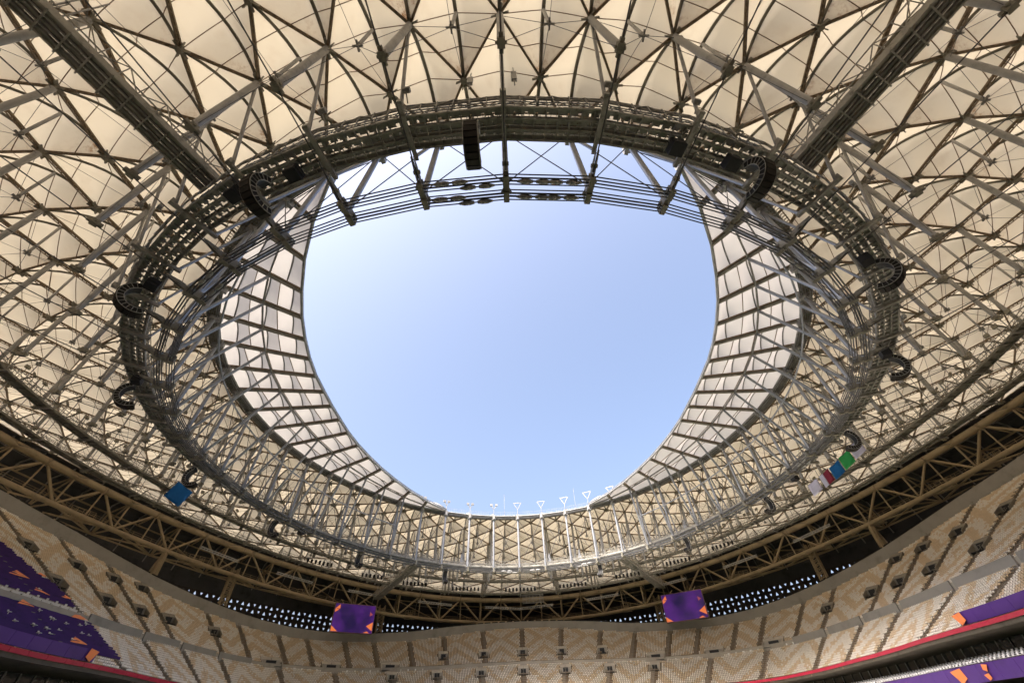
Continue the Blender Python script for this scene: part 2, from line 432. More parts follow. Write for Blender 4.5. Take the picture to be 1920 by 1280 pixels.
# ------------------------------------------------------------------ parapet
par = thing('parapet_wall', 'grey brown wavy parapet wall along the top of the upper stand', 'wall')
def parR(p): return rowR(p, parN(p))+.4
for k in range(-34, 34):
    p0, p1 = k*3.0, k*3+3.0; bb = MB(); vs = []; f = []
    for i in range(4):
        p = p0+(p1-p0)*i/3.0
        r = parR(p); z0 = rowz(parN(p))-.8; z1 = rowz(parN(p))+parH(p)
        vs += [polf(r, p, z0), polf(r+.55, p, z1), polf(r+1.0, p, z1), polf(r+1.0, p, z0)]
        if i: f += [((i-1)*4+c, i*4+c, i*4+(c+1) % 4, (i-1)*4+(c+1) % 4) for c in range(4)]
    f += [(0, 1, 2, 3), (15, 14, 13, 12)]
    bb.add(vs, f); bb.build('panel', 'parapet', par)
bb = MB()
for k in range(-900, 900):
    if k % 12 > 8: continue
    p = k*.115; r = parR(p)+.7; z = rowz(parN(p))+parH(p)
    bb.bar(polf(r, p, z), polf(r, p, z+.34), .3, .3)
bb.build('coping_lamp', 'black', par, 'stuff')

# ------------------------------------------------------------------ seats
def cover_zone(phi, n):
    """seats hidden by the purple covers or replaced by the press desks on the left"""
    if phi > -79.5: return 0
    if -1.0 <= n <= 3.2: return 3 if phi < -81.5 else 0
    if 3.2 < n < 26 and phi < -81.2-max(0, (n-8))*.17-(n > 13)*1.2: return 1
    if -14 < n < -1 and phi < -80.3-(n+14)*.04: return 2
    return 0
seat_pos = []
for n in range(NLO+1, 57):
    if n in (0, 1): continue
    arc = 0; p = -112.0
    while p < 112:
        r = rowR(p, n)+.42
        p += math.degrees(.51/r)
        if n > parN(p)-.6: continue
        A = AU if n > 1 else AL
        if any(abs(abs(p)-q) < math.degrees((.95)/r) for q in A): continue
        skip = False
        for q, m_ in VOM:
            w = 3.3 if m_ == 0 else 1.9
            if -1 <= n-m_ < 4 and abs(abs(p)-q) < math.degrees(w/r): skip = True; break
        if skip or cover_zone(p, n): continue
        pt = polf(r, p, rowz(n))
        if not inframe(pt, 12): continue
        # colour: chevrons of tan in white
        q = 8.4
        u = abs(((p*1.0+100*q) % q)/q-.5)*2
        ph_ = (u*1.25+(n/9.5 if (n//19) % 2 == 0 else -n/9.5)) % 1.0
        tanp = (.97 if ph_ < .45 else .05)
        tanp += .14*min(1, max(0, (n-4)/26))-(.1 if n < 0 else 0)
        seat_pos.append((p, n, r, random.random() < tanp))
tmpl = []
def seat_geom():
    b_ = MB()
    b_.hexa([(-.19, -.24, .36), (.19, -.24, .36), (.19, .12, .34), (-.19, .12, .34), (-.19, -.26, .43), (.19, -.26, .43), (.19, .12, .41), (-.19, .12, .41)])
    b_.hexa([(-.19, .10, .36), (.19, .10, .36), (.19, .17, .36), (-.19, .17, .36), (-.17, .19, .74), (.17, .19, .74), (.17, .25, .72), (-.17, .25, .72)])
    return np.concatenate(b_.v), np.array(b_.f)
SV, SF = seat_geom()
def seat_tint(tan):
    j = random.uniform(.94, 1.04)
    return (.67*j, .53*j, .365*j, 1) if tan else (.78*j, .73*j, .66*j, 1)
def seat_mesh(sel, name):
    n = len(sel); v = np.zeros((n, len(SV), 3)); colr = np.zeros((n, len(SF), 4))
    for i, (p, k, r, tan) in enumerate(sel):
        c, s_ = math.cos(-rad(p)), math.sin(-rad(p))
        v[i, :, 0] = SV[:, 0]*c-SV[:, 1]*s_; v[i, :, 1] = SV[:, 0]*s_+SV[:, 1]*c; v[i, :, 2] = SV[:, 2]
        v[i] += polf(r, p, rowz(k)); colr[i] = seat_tint(tan)
    f = (SF[None]+np.arange(n)[:, None, None]*len(SV)).reshape(-1, 4)
    me = bpy.data.meshes.new(name)
    me.vertices.add(n*len(SV)); me.vertices.foreach_set('co', v.ravel())
    me.loops.add(f.size); me.loops.foreach_set('vertex_index', f.ravel().astype(np.int32))
    me.polygons.add(len(f)); me.polygons.foreach_set('loop_start', np.arange(len(f), dtype=np.int32)*4)
    me.update(calc_edges=True)
    at = me.attributes.new('tint', 'FLOAT_COLOR', 'FACE'); at.data.foreach_set('color', colr.reshape(-1, 4).ravel())
    me.materials.append(MATS['seat_plastic'])
    return me
def seat_size(s_):
    q = proj(polf(s_[2], s_[0], rowz(s_[1])))
    if not q or not (2 < q[0] < 1918 and 2 < q[1] < 1278): return 0
    return 1/q[2]
seat_pos.sort(key=seat_size, reverse=True)
near = seat_pos[:300]; far = seat_pos[300:]
o = bpy.data.objects.new('seat_rows', seat_mesh(far, 'seat_rows')); col.objects.link(o); o['kind'] = 'stuff'
tag(o, 'white and tan plastic seats in patterned rows filling the upper stand', 'seats')
SM = {}
for tan in (0, 1):
    me = bpy.data.meshes.new('seat'); me.from_pydata(SV.tolist(), [], [tuple(int(x) for x in q) for q in SF])
    at = me.attributes.new('tint', 'FLOAT_COLOR', 'FACE'); at.data.foreach_set('color', np.tile(seat_tint(tan), (len(SF), 1)).ravel())
    me.materials.append(MATS['seat_plastic']); SM[tan] = me
for p, k, r, tan in near:
    o = bpy.data.objects.new('stadium_seat', SM[int(tan)]); col.objects.link(o)
    o.location = polf(r, p, rowz(k)); o.rotation_euler = (0, 0, -rad(p))
    side = 'left' if p < 0 else 'right'
    tag(o, ('tan' if tan else 'white')+' plastic seat in the lowest visible rows above the red board at far '+side, 'seat', ('tan' if tan else 'white')+' seats above the red board, '+side)

# ------------------------------------------------------------------ purple seat covers and press desks on the left
def cover(name, zone, label, n0, n1):
    bb = MB()
    for n in range(n0, n1):
        ph = [p for p in np.arange(-112, -78, .5) if cover_zone(p, n) == zone]
        if len(ph) < 2: continue
        vs = []; f = []
        for k, p in enumerate(ph):
            r = rowR(p, n); z = rowz(n)+.86+.02*math.sin(p*9+n)
            vs += [polf(r+.02, p, z-DZ+.06), polf(r+.1, p, z), polf(r+RUN*.98, p, z+.03), polf(r+RUN*.98, p, z-.05), polf(r+.1, p, z-.1)]
            if k: f += [((k-1)*5+c, k*5+c, k*5+(c+1) % 5, (k-1)*5+(c+1) % 5) for c in range(5)]
        m_ = len(ph)-1
        f += [(0, 1, 2, 3, 4), (m_*5+4, m_*5+3, m_*5+2, m_*5+1, m_*5)]
        bb.add(vs, f)
    return tag(bb.build(name, 'purple_cloth'), label, 'seat cover')
def tri_on_rows(phi, n, s_, flip=1, name='orange_triangle', label='', h=.98):
    c = polf(rowR(phi, n)+.4, phi, rowz(n)+h); x = polf(1, phi+90, 0); sl_ = polf(RUN, phi, 0)+V(0, 0, DZ); sl_ /= np.linalg.norm(sl_)
    nrm = np.cross(x, sl_); nrm /= np.linalg.norm(nrm)
    bb = MB(); bb.prism([c-x*s_*flip, c+x*s_*flip+sl_*s_*.2, c+x*s_*.3*flip+sl_*s_*1.2], nrm*(-.05))
    return tag(bb.build(name, 'orange'), label, 'graphic')
cover('purple_seat_cover', 1, 'upper purple cloth covering a block of seats on the far left stand', 4, 27)
cover('purple_seat_cover', 2, 'lower purple cloth covering seats just above the red board on the left', -14, -1)
for k, (p, n, s_, fl, lb) in enumerate([(-88.2, 9, 2.2, 1, 'large orange triangle on the upper purple cover at the left edge'), (-83.6, 13.5, 1.2, 1, 'small orange triangle at the stepped edge of the upper purple cover'),
        (-86.5, 4.6, 1.5, -1, 'orange triangle on the purple cover just above the white press desks'), (-82.2, 6.0, 1.2, 1, 'orange triangle on the upper purple cover nearest the seats'),
        (-83.2, -2.2, 1.9, 1, 'orange triangle on the lower purple cover beside the cross aisle'), (-92, -3, 1.7, 1, 'orange triangle on the lower purple cover below the press desks'),
        (-88.3, -12.2, 1.9, 1, 'orange triangle on the lower purple cover close to the red board')]):
    tri_on_rows(p, n, s_, fl, label=lb)
random.seed(11)
for k in range(26):
    lowz = k >= 8
    p = random.uniform(-97, -82); n = random.uniform(-12, -2) if lowz else random.uniform(5, 22)
    if cover_zone(p, n) == 0 or not inframe(polf(rowR(p, n), p, rowz(n)), -6): continue
    bb = MB(); c = polf(rowR(p, n)+.4, p, rowz(n)+1.0); x = polf(.26 if k % 4 else .42, p+90, 0)
    bb.box(c+V(0, 0, .02), x, polf(.24, p, 0), (0, 0, .03)); bb.box(c+V(0, 0, .14)+polf(.2, p, 0), x*.5, polf(.03, p, 0), (0, 0, .13)); bb.box(c-V(0, 0, .2), x*.2, polf(.05, p, 0), (0, 0, .24))
    tag(bb.build('press_desk', 'desk_white'), 'small white press desk poking through the '+('lower' if lowz else 'upper')+' purple seat cover', 'desk', 'press desks in the '+('lower' if lowz else 'upper')+' purple cover')
for k in range(11):
    p = -82.6-k*1.45
    bb = MB()
    for n in (0, 2):
        c = polf(rowR(p, n)+.7, p, rowz(n)+.75); x = polf(.85, p+90, 0); y = polf(.55, p, 0)
        bb.box(c, x, y, (0, 0, .05)); bb.box(c-y*.9-V(0, 0, .3), x, polf(.05, p, 0), (0, 0, .4))
        bb.box(c+y*1.3+V(0, 0, .1), x*.5, y*.25, (0, 0, .35)); bb.box(c+x*.5+V(0, 0, .32), x*.25, polf(.04, p, 0), (0, 0, .24))
    tag(bb.build('commentary_desk', 'desk_white'), 'pale commentary desk in the row between the two purple covers', 'desk', 'commentary desks on the left cross aisle')

# ------------------------------------------------------------------ ribbon boards and suite level under the tier
def ribbon(name, m, label, p0, p1, r_off, z0, z1, cat='board', seg=3.0):
    t = thing(name, label, cat, polf(rowR((p0+p1)/2, NLO)+r_off, (p0+p1)/2, z0))
    p = p0
    while p < p1-.01:
        e = min(p+seg, p1); bb = MB(); vs = []
        for q in (p+.02, e-.02):
            r = rowR(q, NLO)+r_off
            vs += [polf(r, q, z0), polf(r-.12, q, z1), polf(r+.1, q, z1), polf(r+.22, q, z0)]
        bb.add(vs, [(0, 4, 5, 1), (1, 5, 6, 2), (2, 6, 7, 3), (3, 7, 4, 0), (0, 1, 2, 3), (7, 6, 5, 4)])
        bb.build('board', m, t); p = e
    return t
ZR = rowz(NLO)
ribbon('ribbon_board', 'red_board', 'crimson ribbon board along the lower edge of the upper stand at left', -112, -30, -.5, ZR-.02, ZR+.5)
ribbon('ribbon_board', 'red_board', 'crimson ribbon board along the lower edge of the upper stand at right', 30, 112, -.5, ZR-.02, ZR+.5)
ribbon('purple_banner', 'purple_board', 'purple banner with orange triangle above the red board on the right', 91, 112, .15, ZR+.75, ZR+2.3, 'banner')
ribbon('purple_banner', 'purple_board', 'purple banner fixed above the red board at the left edge', -112, -89, .15, ZR+.75, ZR+2.2, 'banner')
def banner_tri(phi, zc, s_, fl, r_off, label, m='orange'):
    r = rowR(phi, NLO)+r_off-.25; x = polf(1, phi+90, 0); c = polf(r, phi, zc)
    bb = MB(); bb.prism([c-x*s_*fl+V(0, 0, s_*.5), c+x*s_*.6*fl+V(0, 0, s_*.7), c+x*s_*.9*fl-V(0, 0, s_*.3), c-x*s_*.1*fl-V(0, 0, s_*.75)], polf(-.05, phi, 0))
    return tag(bb.build('orange_triangle', m), label, 'graphic')
banner_tri(91.6, ZR+1.5, 1.1, 1, .15, 'orange kite shape at the end of the purple banner on the right')
banner_tri(-90, ZR+1.5, 1.1, -1, .15, 'orange kite shape at the end of the purple banner on the left')
suite = thing('suite_level', 'dark glazed suite balcony level below the crimson ribbon board', 'balcony')
for s_ in (-1, 1):
    bb = MB(); vs = []; f = []
    ph = np.arange(30, 112.1, 2)
    for k, p in enumerate(ph):
        r = rowR(p, NLO); p = p*s_
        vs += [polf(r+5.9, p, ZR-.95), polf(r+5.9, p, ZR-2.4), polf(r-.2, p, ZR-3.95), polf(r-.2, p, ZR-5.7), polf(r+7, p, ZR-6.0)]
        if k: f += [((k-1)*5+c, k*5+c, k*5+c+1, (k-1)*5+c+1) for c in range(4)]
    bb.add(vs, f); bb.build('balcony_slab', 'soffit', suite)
    for p in np.arange(31, 112, 2.0):
        r = rowR(p, NLO); bb = MB(); q = [p+.08, p+1.92]
        bb.hexa([polf(r+5.7, q[0]*s_, ZR-2.55), polf(r+5.7, q[1]*s_, ZR-2.55), polf(r+5.8, q[1]*s_, ZR-2.55), polf(r+5.8, q[0]*s_, ZR-2.55), polf(r+5.7, q[0]*s_, ZR-.9), polf(r+5.7, q[1]*s_, ZR-.9), polf(r+5.8, q[1]*s_, ZR-.9), polf(r+5.8, q[0]*s_, ZR-.9)])
        bb.build('pane', 'glazing', suite)
        bb = MB(); bb.bar(polf(r+5.6, p*s_, ZR-2.55), polf(r+5.6, p*s_, ZR-.9), .12); bb.bar(polf(r+.3, p*s_, ZR-3.9), polf(r+.3, p*s_, ZR-3.0), .07); bb.build('mullion', 'grey_steel', suite)
    # rows of white seats on the balcony
    sel = []
    for rr, zz in ((.4, -3.9), (1.7, -3.55), (3.0, -3.2)):
        p = 34
        while p < 110:
            r = rowR(p, NLO)+rr; p += math.degrees(.8/r); sel.append((p*s_, 0, r, False, zz))
    n_ = len(sel); v = np.zeros((n_, len(SV), 3))
    for i, (p, k, r, tan, zz) in enumerate(sel):
        c, s2 = math.cos(-rad(p)), math.sin(-rad(p))
        v[i, :, 0] = SV[:, 0]*c-SV[:, 1]*s2; v[i, :, 1] = SV[:, 0]*s2+SV[:, 1]*c; v[i, :, 2] = SV[:, 2]
        v[i] += polf(r, p, ZR+zz)
    bb = MB(); bb.add(v.reshape(-1, 3), [tuple(int(x) for x in q) for q in (SF[None]+np.arange(n_)[:, None, None]*len(SV)).reshape(-1, 4)])
    o = bb.build('balcony_seats', 'white_paint', None, 'stuff'); tag(o, 'white seats on the suite balcony below the '+('left' if s_ < 0 else 'right')+' red board', 'seats')
ribbon('ribbon_board', 'purple_board', 'purple ribbon board with orange shapes on the suite balcony at lower right', 60, 112, -.6, ZR-5.75, ZR-3.75)
for p, zc, s_, fl, lb in [(86.5, ZR-4.75, 1.25, 1, 'largest orange shape on the lower purple ribbon board'), (91.5, ZR-4.3, .6, -1, 'small upper orange shape on the lower purple ribbon board'), (91.2, ZR-5.3, .55, 1, 'small lower orange shape on the lower purple ribbon board'), (74, ZR-4.9, .8, 1, 'orange shape on the lower purple ribbon board at its left end')]:
    banner_tri(p, zc, s_, fl, -.6, lb)

# ------------------------------------------------------------------ lower bowl round the pitch: out of view, added to bounce light upward
lowt = thing('lower_tier', 'pale unseen lower stand below the suites, added to bounce light up', 'stand')
bb = MB(); vs = []; f = []; NR = 22
for k, p in enumerate(np.arange(-132, 132.1, 1.5)):
    r1 = rowR(p, NLO)-1.2; sx, cx = abs(math.sin(rad(p))), abs(math.cos(rad(p)))
    r0 = min(r1-6, 1/((sx/44.0)**4+(cx/63.0)**4)**.25)
    for n in range(NR+1):
        t_ = n/NR; r = r1+(r0-r1)*t_; z = ZR-8+(-12.0-(ZR-8))*t_
        vs += [polf(r, p, z+.6), polf(r, p, z)]
    if k: f += [((k-1)*2*(NR+1)+c, k*2*(NR+1)+c, k*2*(NR+1)+c+1, (k-1)*2*(NR+1)+c+1) for c in range(2*NR+1)]
bb.add(vs, f); bb.build('terrace', 'desk_white', lowt)

# ------------------------------------------------------------------ roof fabric, arches, grid
roof = thing('fabric_roof', 'cream translucent fabric roof on a brown steel diagrid of arched diamonds', 'roof')
RISE = 2.6
def cell_pt(k, j, u, v):
    R = ROW[k]+(u*(ROW[k]-ROW[k-1]) if u < 0 else (u*(ROW[k+1]-ROW[k]) if u > 0 else 0))
    hw = .5*DA*(1-abs(u))
    a = j*DA+v*hw
    z = zroof(R, a)
    z += (RISE*1.5*abs(u)*(1-abs(u)) if k in (0, K) else RISE*(1-u*u))*(1-abs(v))**1.12
    return pol(R, a, z)
cells = []
for k in range(0, K+1):
    for jj in range(N):
        j = jj+(0 if k % 2 else .5)
        if j > N/2: j -= N
        u0, u1 = (0 if k == 0 else -1), (0 if k == K else 1)
        cells.append((k, j, u0, u1))
def panel_mesh(k, j, u0, u1, bb, st):
    STN = random.choice((.35, .6, .8, 1.0, 1.25))
    us = np.linspace(u0*.985, u1*.985, 13 if u0*u1 else 7); vsx = np.linspace(-1, 1, 9)
    g = [[cell_pt(k, j, u, v) for v in vsx] for u in us]
    base = bb.n
    bb.add(np.array(g).reshape(-1, 3), [(i*9+c, i*9+c+1, (i+1)*9+c+1, (i+1)*9+c) for i in range(len(us)-1) for c in range(8)])
    for u in us:
        for v in vsx:
            dd = math.hypot((1+u)*6.0, abs(v)*4.4*(1-abs(u))*.55); de = math.hypot((1-u)*6.0, abs(v)*3*(1-abs(u)))
            st.append((1.5*math.exp(-(dd/2.0)**1.5)+.35*math.exp(-de/1.0))*STN if u0 < 0 else 0)
def finish_panel(bb, st, name, kind=None):
    o = bb.build(name, 'fabric', roof, kind, smooth=True)
    at = o.data.attributes.new('stain', 'FLOAT', 'POINT'); at.data.foreach_set('value', np.array(st, float))
    return o
def cscore(c):
    k, j, u0, u1 = c
    A = [cell_pt(k, j, u0, 0), cell_pt(k, j, 0, 1), cell_pt(k, j, u1, 0), cell_pt(k, j, 0, -1)]
    q = [proj(x) for x in A]
    if any(x is None for x in q): return 0
    if not any(-10 < x[0] < 1930 and -10 < x[1] < 1290 for x in q): return 0
    x = [t[0] for t in q]; y = [t[1] for t in q]
    return abs(sum(x[i]*y[(i+1) % 4]-x[(i+1) % 4]*y[i] for i in range(4)))/2+.001
order = sorted(cells, key=cscore, reverse=True)
rest = MB(); rst = []
arch_rest = MB(); seam_rest = MB()
for i, c in enumerate(order):
    big = i < 300 and cscore(c) > 0
    if big:
        bb = MB(); st = []; panel_mesh(*c, bb, st); finish_panel(bb, st, 'membrane_panel')
    else: panel_mesh(*c, rest, rst)
    k, j, u0, u1 = c
    d = V(0, 0, -.16)
    pts = [cell_pt(k, j, u, 0)+d for u in np.linspace(u0*.97, u1*.97, 10)]
    if big:
        bb = MB(); bb.path(pts, .2, 6); bb.build('arch', 'arch_steel', roof, smooth=True)
    else: arch_rest.path(pts, .18, 4)
    for u in (-.5, 0, .5):
        if u < u0 or u > u1: continue
        seam_rest.path([cell_pt(k, j, u, v)+V(0, 0, -.05) for v in np.linspace(-1, 1, 9)], .055, 3)
finish_panel(rest, rst, 'membrane_field', 'stuff')
arch_rest.build('arch_rest', 'arch_steel', roof, 'stuff', smooth=True)
seam_rest.build('membrane_seam', 'seam', roof, 'stuff')
diag = []
for k in range(K):
    for jj in range(N):
        j = jj+(0 if k % 2 == 0 else .5)
        for s_ in (-.5, .5):
            diag.append((node(k, j)+V(0, 0, -.12), node(k+1, j+s_)+V(0, 0, -.12)))
members('diagrid_beam', 'lattice', diag, .24, .60, 'brown_steel', roof)
# hub at every grid node
hubs = []
for k in range(K+1):
    for jj in range(N): hubs.append(node(k, jj+(0 if k % 2 == 0 else .5)))
hm = MB(); hm.tube((0, 0, -.7), (0, 0, .15), .34, 8)
for i in range(6):
    a = i*PI/3+.3; hm.box((.62*math.cos(a), .62*math.sin(a), -.25), (.3*math.cos(a), .3*math.sin(a), 0), (-.06*math.sin(a), .06*math.cos(a), 0), (0, 0, .28))
hme = hm.mesh('hub', 'olive_steel')
hs = sorted(hubs, key=lambda p: -score(p, p+V(0, 0, 1), 1)); hr = MB()
for i, p in enumerate(hs):
    if i < 300 and score(p, p+V(0, 0, 1), 1) > 0:
        o = bpy.data.objects.new('grid_node', hme); col.objects.link(o); o.parent = roof; o.location = p
        o.rotation_euler = (0, 0, math.atan2(p[1], p[0]))
    else: hr.tube(p+V(0, 0, -.7), p+V(0, 0, .1), .34, 6)
hr.build('grid_node_rest', 'olive_steel', roof, 'stuff')

# ------------------------------------------------------------------ spoke cables, flying masts
net = thing('spoke_cable_net', 'black spoke cables with thick grey flying masts under the fabric roof', 'cable net')
sp = []; ms = []; cl = []; hang = []; thin = []; stt = []
for i in range(N):
    sp.append((Lnode(i)+pol(1.6, i*DA, 0), UC(i)))
    for k in (2, 4, 6, 8, 10):
        c = spoke(i, ROW[k]+.3); ms.append((node(k, i)+V(0, 0, -.7), c)); cl.append(c)
        # short strut under the arch half way to the next spoke, held by thin crossing cables
        top = cell_pt(k, i+.5, 0, 0)+V(0, 0, -.2); lowz = (spoke(i, ROW[k])+spoke(i+1, ROW[k]))/2
        tip = top+(lowz-top)*(.42 if k == 2 else .48)
        stt.append((top, tip))
        for e in (node(k, i)+V(0, 0, -1), node(k, i+1)+V(0, 0, -1), c, spoke(i+1, ROW[k]+.3)): thin.append((tip, e))
        if k == 2: thin.append((tip, node(1, i+.5)))
        else: thin.append((tip, prev))
        if k == 10: thin.append((tip, UC(i+.5)))
        prev = tip
members('spoke_cable', 'thin', sp, .13, None, 'cable', net)
members('flying_mast', 'tube', ms, .68, None, 'grey_steel', net)
members('short_strut', 'tube', stt, .36, None, 'grey_steel', net)
members('bracing_cable', 'thin', thin, .055, None, 'cable', net)
cm = MB()
cm.box((0, 0, 0), (.55, 0, 0), (0, .5, 0), (0, 0, .55)); cm.box((.75, 0, 0), (.35, 0, 0), (0, .28, 0), (0, 0, .3)); cm.box((-.75, 0, 0), (.35, 0, 0), (0, .28, 0), (0, 0, .3)); cm.tube((0, -.75, 0), (0, .75, 0), .22, 8)
cme = cm.mesh('cable_clamp', 'olive_steel')
for c in cl:
    o = bpy.data.objects.new('cable_clamp', cme); col.objects.link(o); o.parent = net; o.location = c; o.scale = (.62, .62, .62); o.rotation_euler = (0, 0, math.atan2(c[1], c[0]))
tipm = MB(); tipm.tube((0, 0, .5), (0, 0, -.35), .26, 6, r2=.1); tipm.box((0, 0, 0), (.5, 0, 0), (0, .08, 0), (0, 0, .12)); tipm.box((0, 0, 0), (.08, 0, 0), (0, .5, 0), (0, 0, .12))
tme = tipm.mesh('strut_tip', 'dark_steel')
for p, q in stt:
    if score(q, q+V(0, 0, 1), 1) > 0:
        o = bpy.data.objects.new('strut_tip', tme); col.objects.link(o); o.parent = net; o.location = q

# ------------------------------------------------------------------ upper tension ring with its dark walkway band
ur = thing('upper_tension_ring', 'dark grey ring walkway round the inner edge of the fabric roof', 'ring beam')
def Uat(a, dR, dz): return pol(59.4+dR, a, zroof(59.4, a)+dz)
for i in range(N):
    a0_, a1_ = i*DA, (i+1)*DA
    bb = MB()
    def q_(dR, dz): return Uat(a0_, dR, dz), Uat(a1_, dR, dz)
    p, q = q_(.75, -.35)
    x0, x1 = pol(.8, a0_, 0), pol(.8, a1_, 0)
    bb.hexa([p-x0, p+x0, q+x1, q-x1, p-x0+V(0, 0, .45), p+x0+V(0, 0, .45), q+x1+V(0, 0, .45), q-x1+V(0, 0, .45)])
    for dR in (.1, .45, .8, 1.15, 1.45):
        p, q = q_(dR, -.45); bb.bar(p, q, .16, .2)
    bb.build('walkway_band', 'dark_steel', ur)
    bb = MB()
    for t in np.linspace(.06, .94, 12):
        a = a0_+(a1_-a0_)*t; bb.bar(Uat(a, 0, -.5), Uat(a, 1.5, -.5), .06, .1)
        bb.bar(Uat(a, 1.5, -.3), Uat(a, 2.1, -.3), .07, .12)
    bb.bar(Uat(a0_, 2.1, -.3), Uat(a1_, 2.1, -.3), .14, .3)
    bb.build('cross_rib', 'brown_steel', ur)
    p, q = q_(-.15, -.05); part('edge_tube', 'tube', p, q, .42, None, 'grey_steel', ur)
    for dR, dz in ((-.45, -.75), (-.2, -.95)):
        p, q = q_(dR, dz); part('ring_cable', 'thin', p, q, .13, None, 'cable', ur)
    p, q = q_(0, 0); bb = MB(); c = Uat(a0_, 0, -.6); x = pol(1, a0_, 0); y = pol(1, a0_+PI/2, 0)
    bb.box(c, x*.75, y*.4, V(0, 0, .75)); bb.tube(c-y*.7-V(0, 0, .5), c+y*.7-V(0, 0, .5), .35, 8); bb.box(c-x*.8-V(0, 0, .2), x*.3, y*.25, V(0, 0, .4))
    bb.build('ring_node', 'grey_steel', ur)
    if not (4 <= i <= 20 or 28 <= i <= 44):    # handrail where there is no canopy
        bb = MB()
        for t in np.linspace(0, .93, 14):
            a = a0_+(a1_-a0_)*t; bb.bar(Uat(a, .1, .2), Uat(a, .1, 1.35), .035)
        for dz in (.75, 1.35):
            p, q = q_(.1, dz); bb.bar(p, q, .035)
        bb.build('handrail', 'grey_steel', ur)

# ------------------------------------------------------------------ lower tension ring, columns, cross bracing
lr = thing('lower_tension_ring', 'bundled dark ring cables with clamps, grey columns and cross braces', 'tension ring')
OFF = [(-1.05, 0), (-.75, 0), (-.45, 0), (.45, 0), (.75, 0), (1.05, 0), (-1.05, .75), (-.75, .75), (-.45, .75), (.45, .75), (.75, .75), (1.05, .75)]
def Lat(i, dR, dz): return pol(RL+dR, i*DA, zb(39.15, RL, i*DA)+dz)
for dR, dz in OFF:
    bb = MB()
    for i in range(N): bb.tube(Lat(i, dR, dz-.35), Lat(i+1, dR, dz-.35), .068, 6, cap=False)
    bb.build('ring_cable', 'cable', lr, smooth=True)
cols = []; xb = []
for i in range(N):
    x = pol(1, i*DA, 0); y = pol(1, i*DA+PI/2, 0); z = V(0, 0, 1); c = Lnode(i)
    bb = MB()
    for s_ in (-1, 1):
        bb.box(c+x*.75*s_-z*.36, x*.5, y*.27, z*.22); bb.box(c+x*.75*s_+z*.42, x*.5, y*.24, z*.2)
        bb.box(c+x*.75*s_, x*.5, y*.16, z*.6)
    bb.box(c+z*.1, x*.5, y*.3, z*.5)
    bb.build('node_clamp', 'olive_steel', lr)
    bb = MB(); d = UC(i)-c; d /= np.linalg.norm(d); n_ = np.cross(d, y)
    for s_ in (-.18, .08):
        bb.prism([c+x*1.0+y*s_-n_*.2, c+d*1.6+y*s_-n_*.34, c+d*2.3+y*s_-n_*.28, c+d*3.5+y*s_-n_*.06, c+d*3.5+y*s_+n_*.06, c+d*2.3+y*s_+n_*.28, c+d*1.6+y*s_+n_*.34, c+x*1.0+y*s_+n_*.2], y*.08)
    bb.tube(c+d*2.1-y*.3, c+d*2.1+y*.3, .2, 8)
    bb.build('fork_plate', 'olive_steel', lr)
    bb = MB()
    for s_ in (-1, 1):
        for t in (-1, 1): bb.tube(c+z*.5, c+x*.75*s_+y*.5*t+z*.1, .13, 6)
    bb.build('claw', 'pale_steel', lr)
    cols.append((c+z*.4, Unode(i)-z*.6))
    xb += [(c+z*.7, Unode(i+1)-z*.8), (c+z*.7, Unode(i-1)-z*.8)]
members('column', 'tube', cols, .62, None, 'pale_steel', lr)
members('cross_brace', 'thin', xb, .12, None, 'cable', lr)
sl_m = MB()
for s_ in (-1, 1):
    sl_m.tube((0, 0, s_*.12), (0, 0, s_*.45), .16, 8, r2=.24); sl_m.tube((0, 0, s_*.45), (0, 0, s_*.85), .24, 8); sl_m.tube((0, 0, s_*.85), (0, 0, s_*1.25), .24, 8, r2=.1)
sme = sl_m.mesh('cable_sleeve', 'grey_steel', True)
for i, ks in ((0, ((1, .33), (4, .33), (1, .68), (4, .68))), (-1, ((0, .62), (2, .3), (3, .66), (5, .36))), (4, ((1, .4), (4, .5))), (-5, ((1, .4), (4, .5))), (12, ((1, .4), (4, .5))), (-13, ((1, .4), (4, .5))), (23, ((0, .4), (5, .6), (2, .7))), (24, ((0, .5), (3, .3), (5, .6))), (21, ((0, .4), (3, .6)))):
    for c_, t in ks:
        dR, dz = OFF[c_]; p, q = Lat(i, dR, dz-.35), Lat(i+1, dR, dz-.35); x, y, d, L = frame(p, q)
        o = bpy.data.objects.new('cable_sleeve', sme); col.objects.link(o); o.parent = lr; c = p+(q-p)*t; d = d*1.3
        o.matrix_basis = Matrix(((x[0], y[0], d[0], c[0]), (x[1], y[1], d[1], c[1]), (x[2], y[2], d[2], c[2]), (0, 0, 0, 1)))

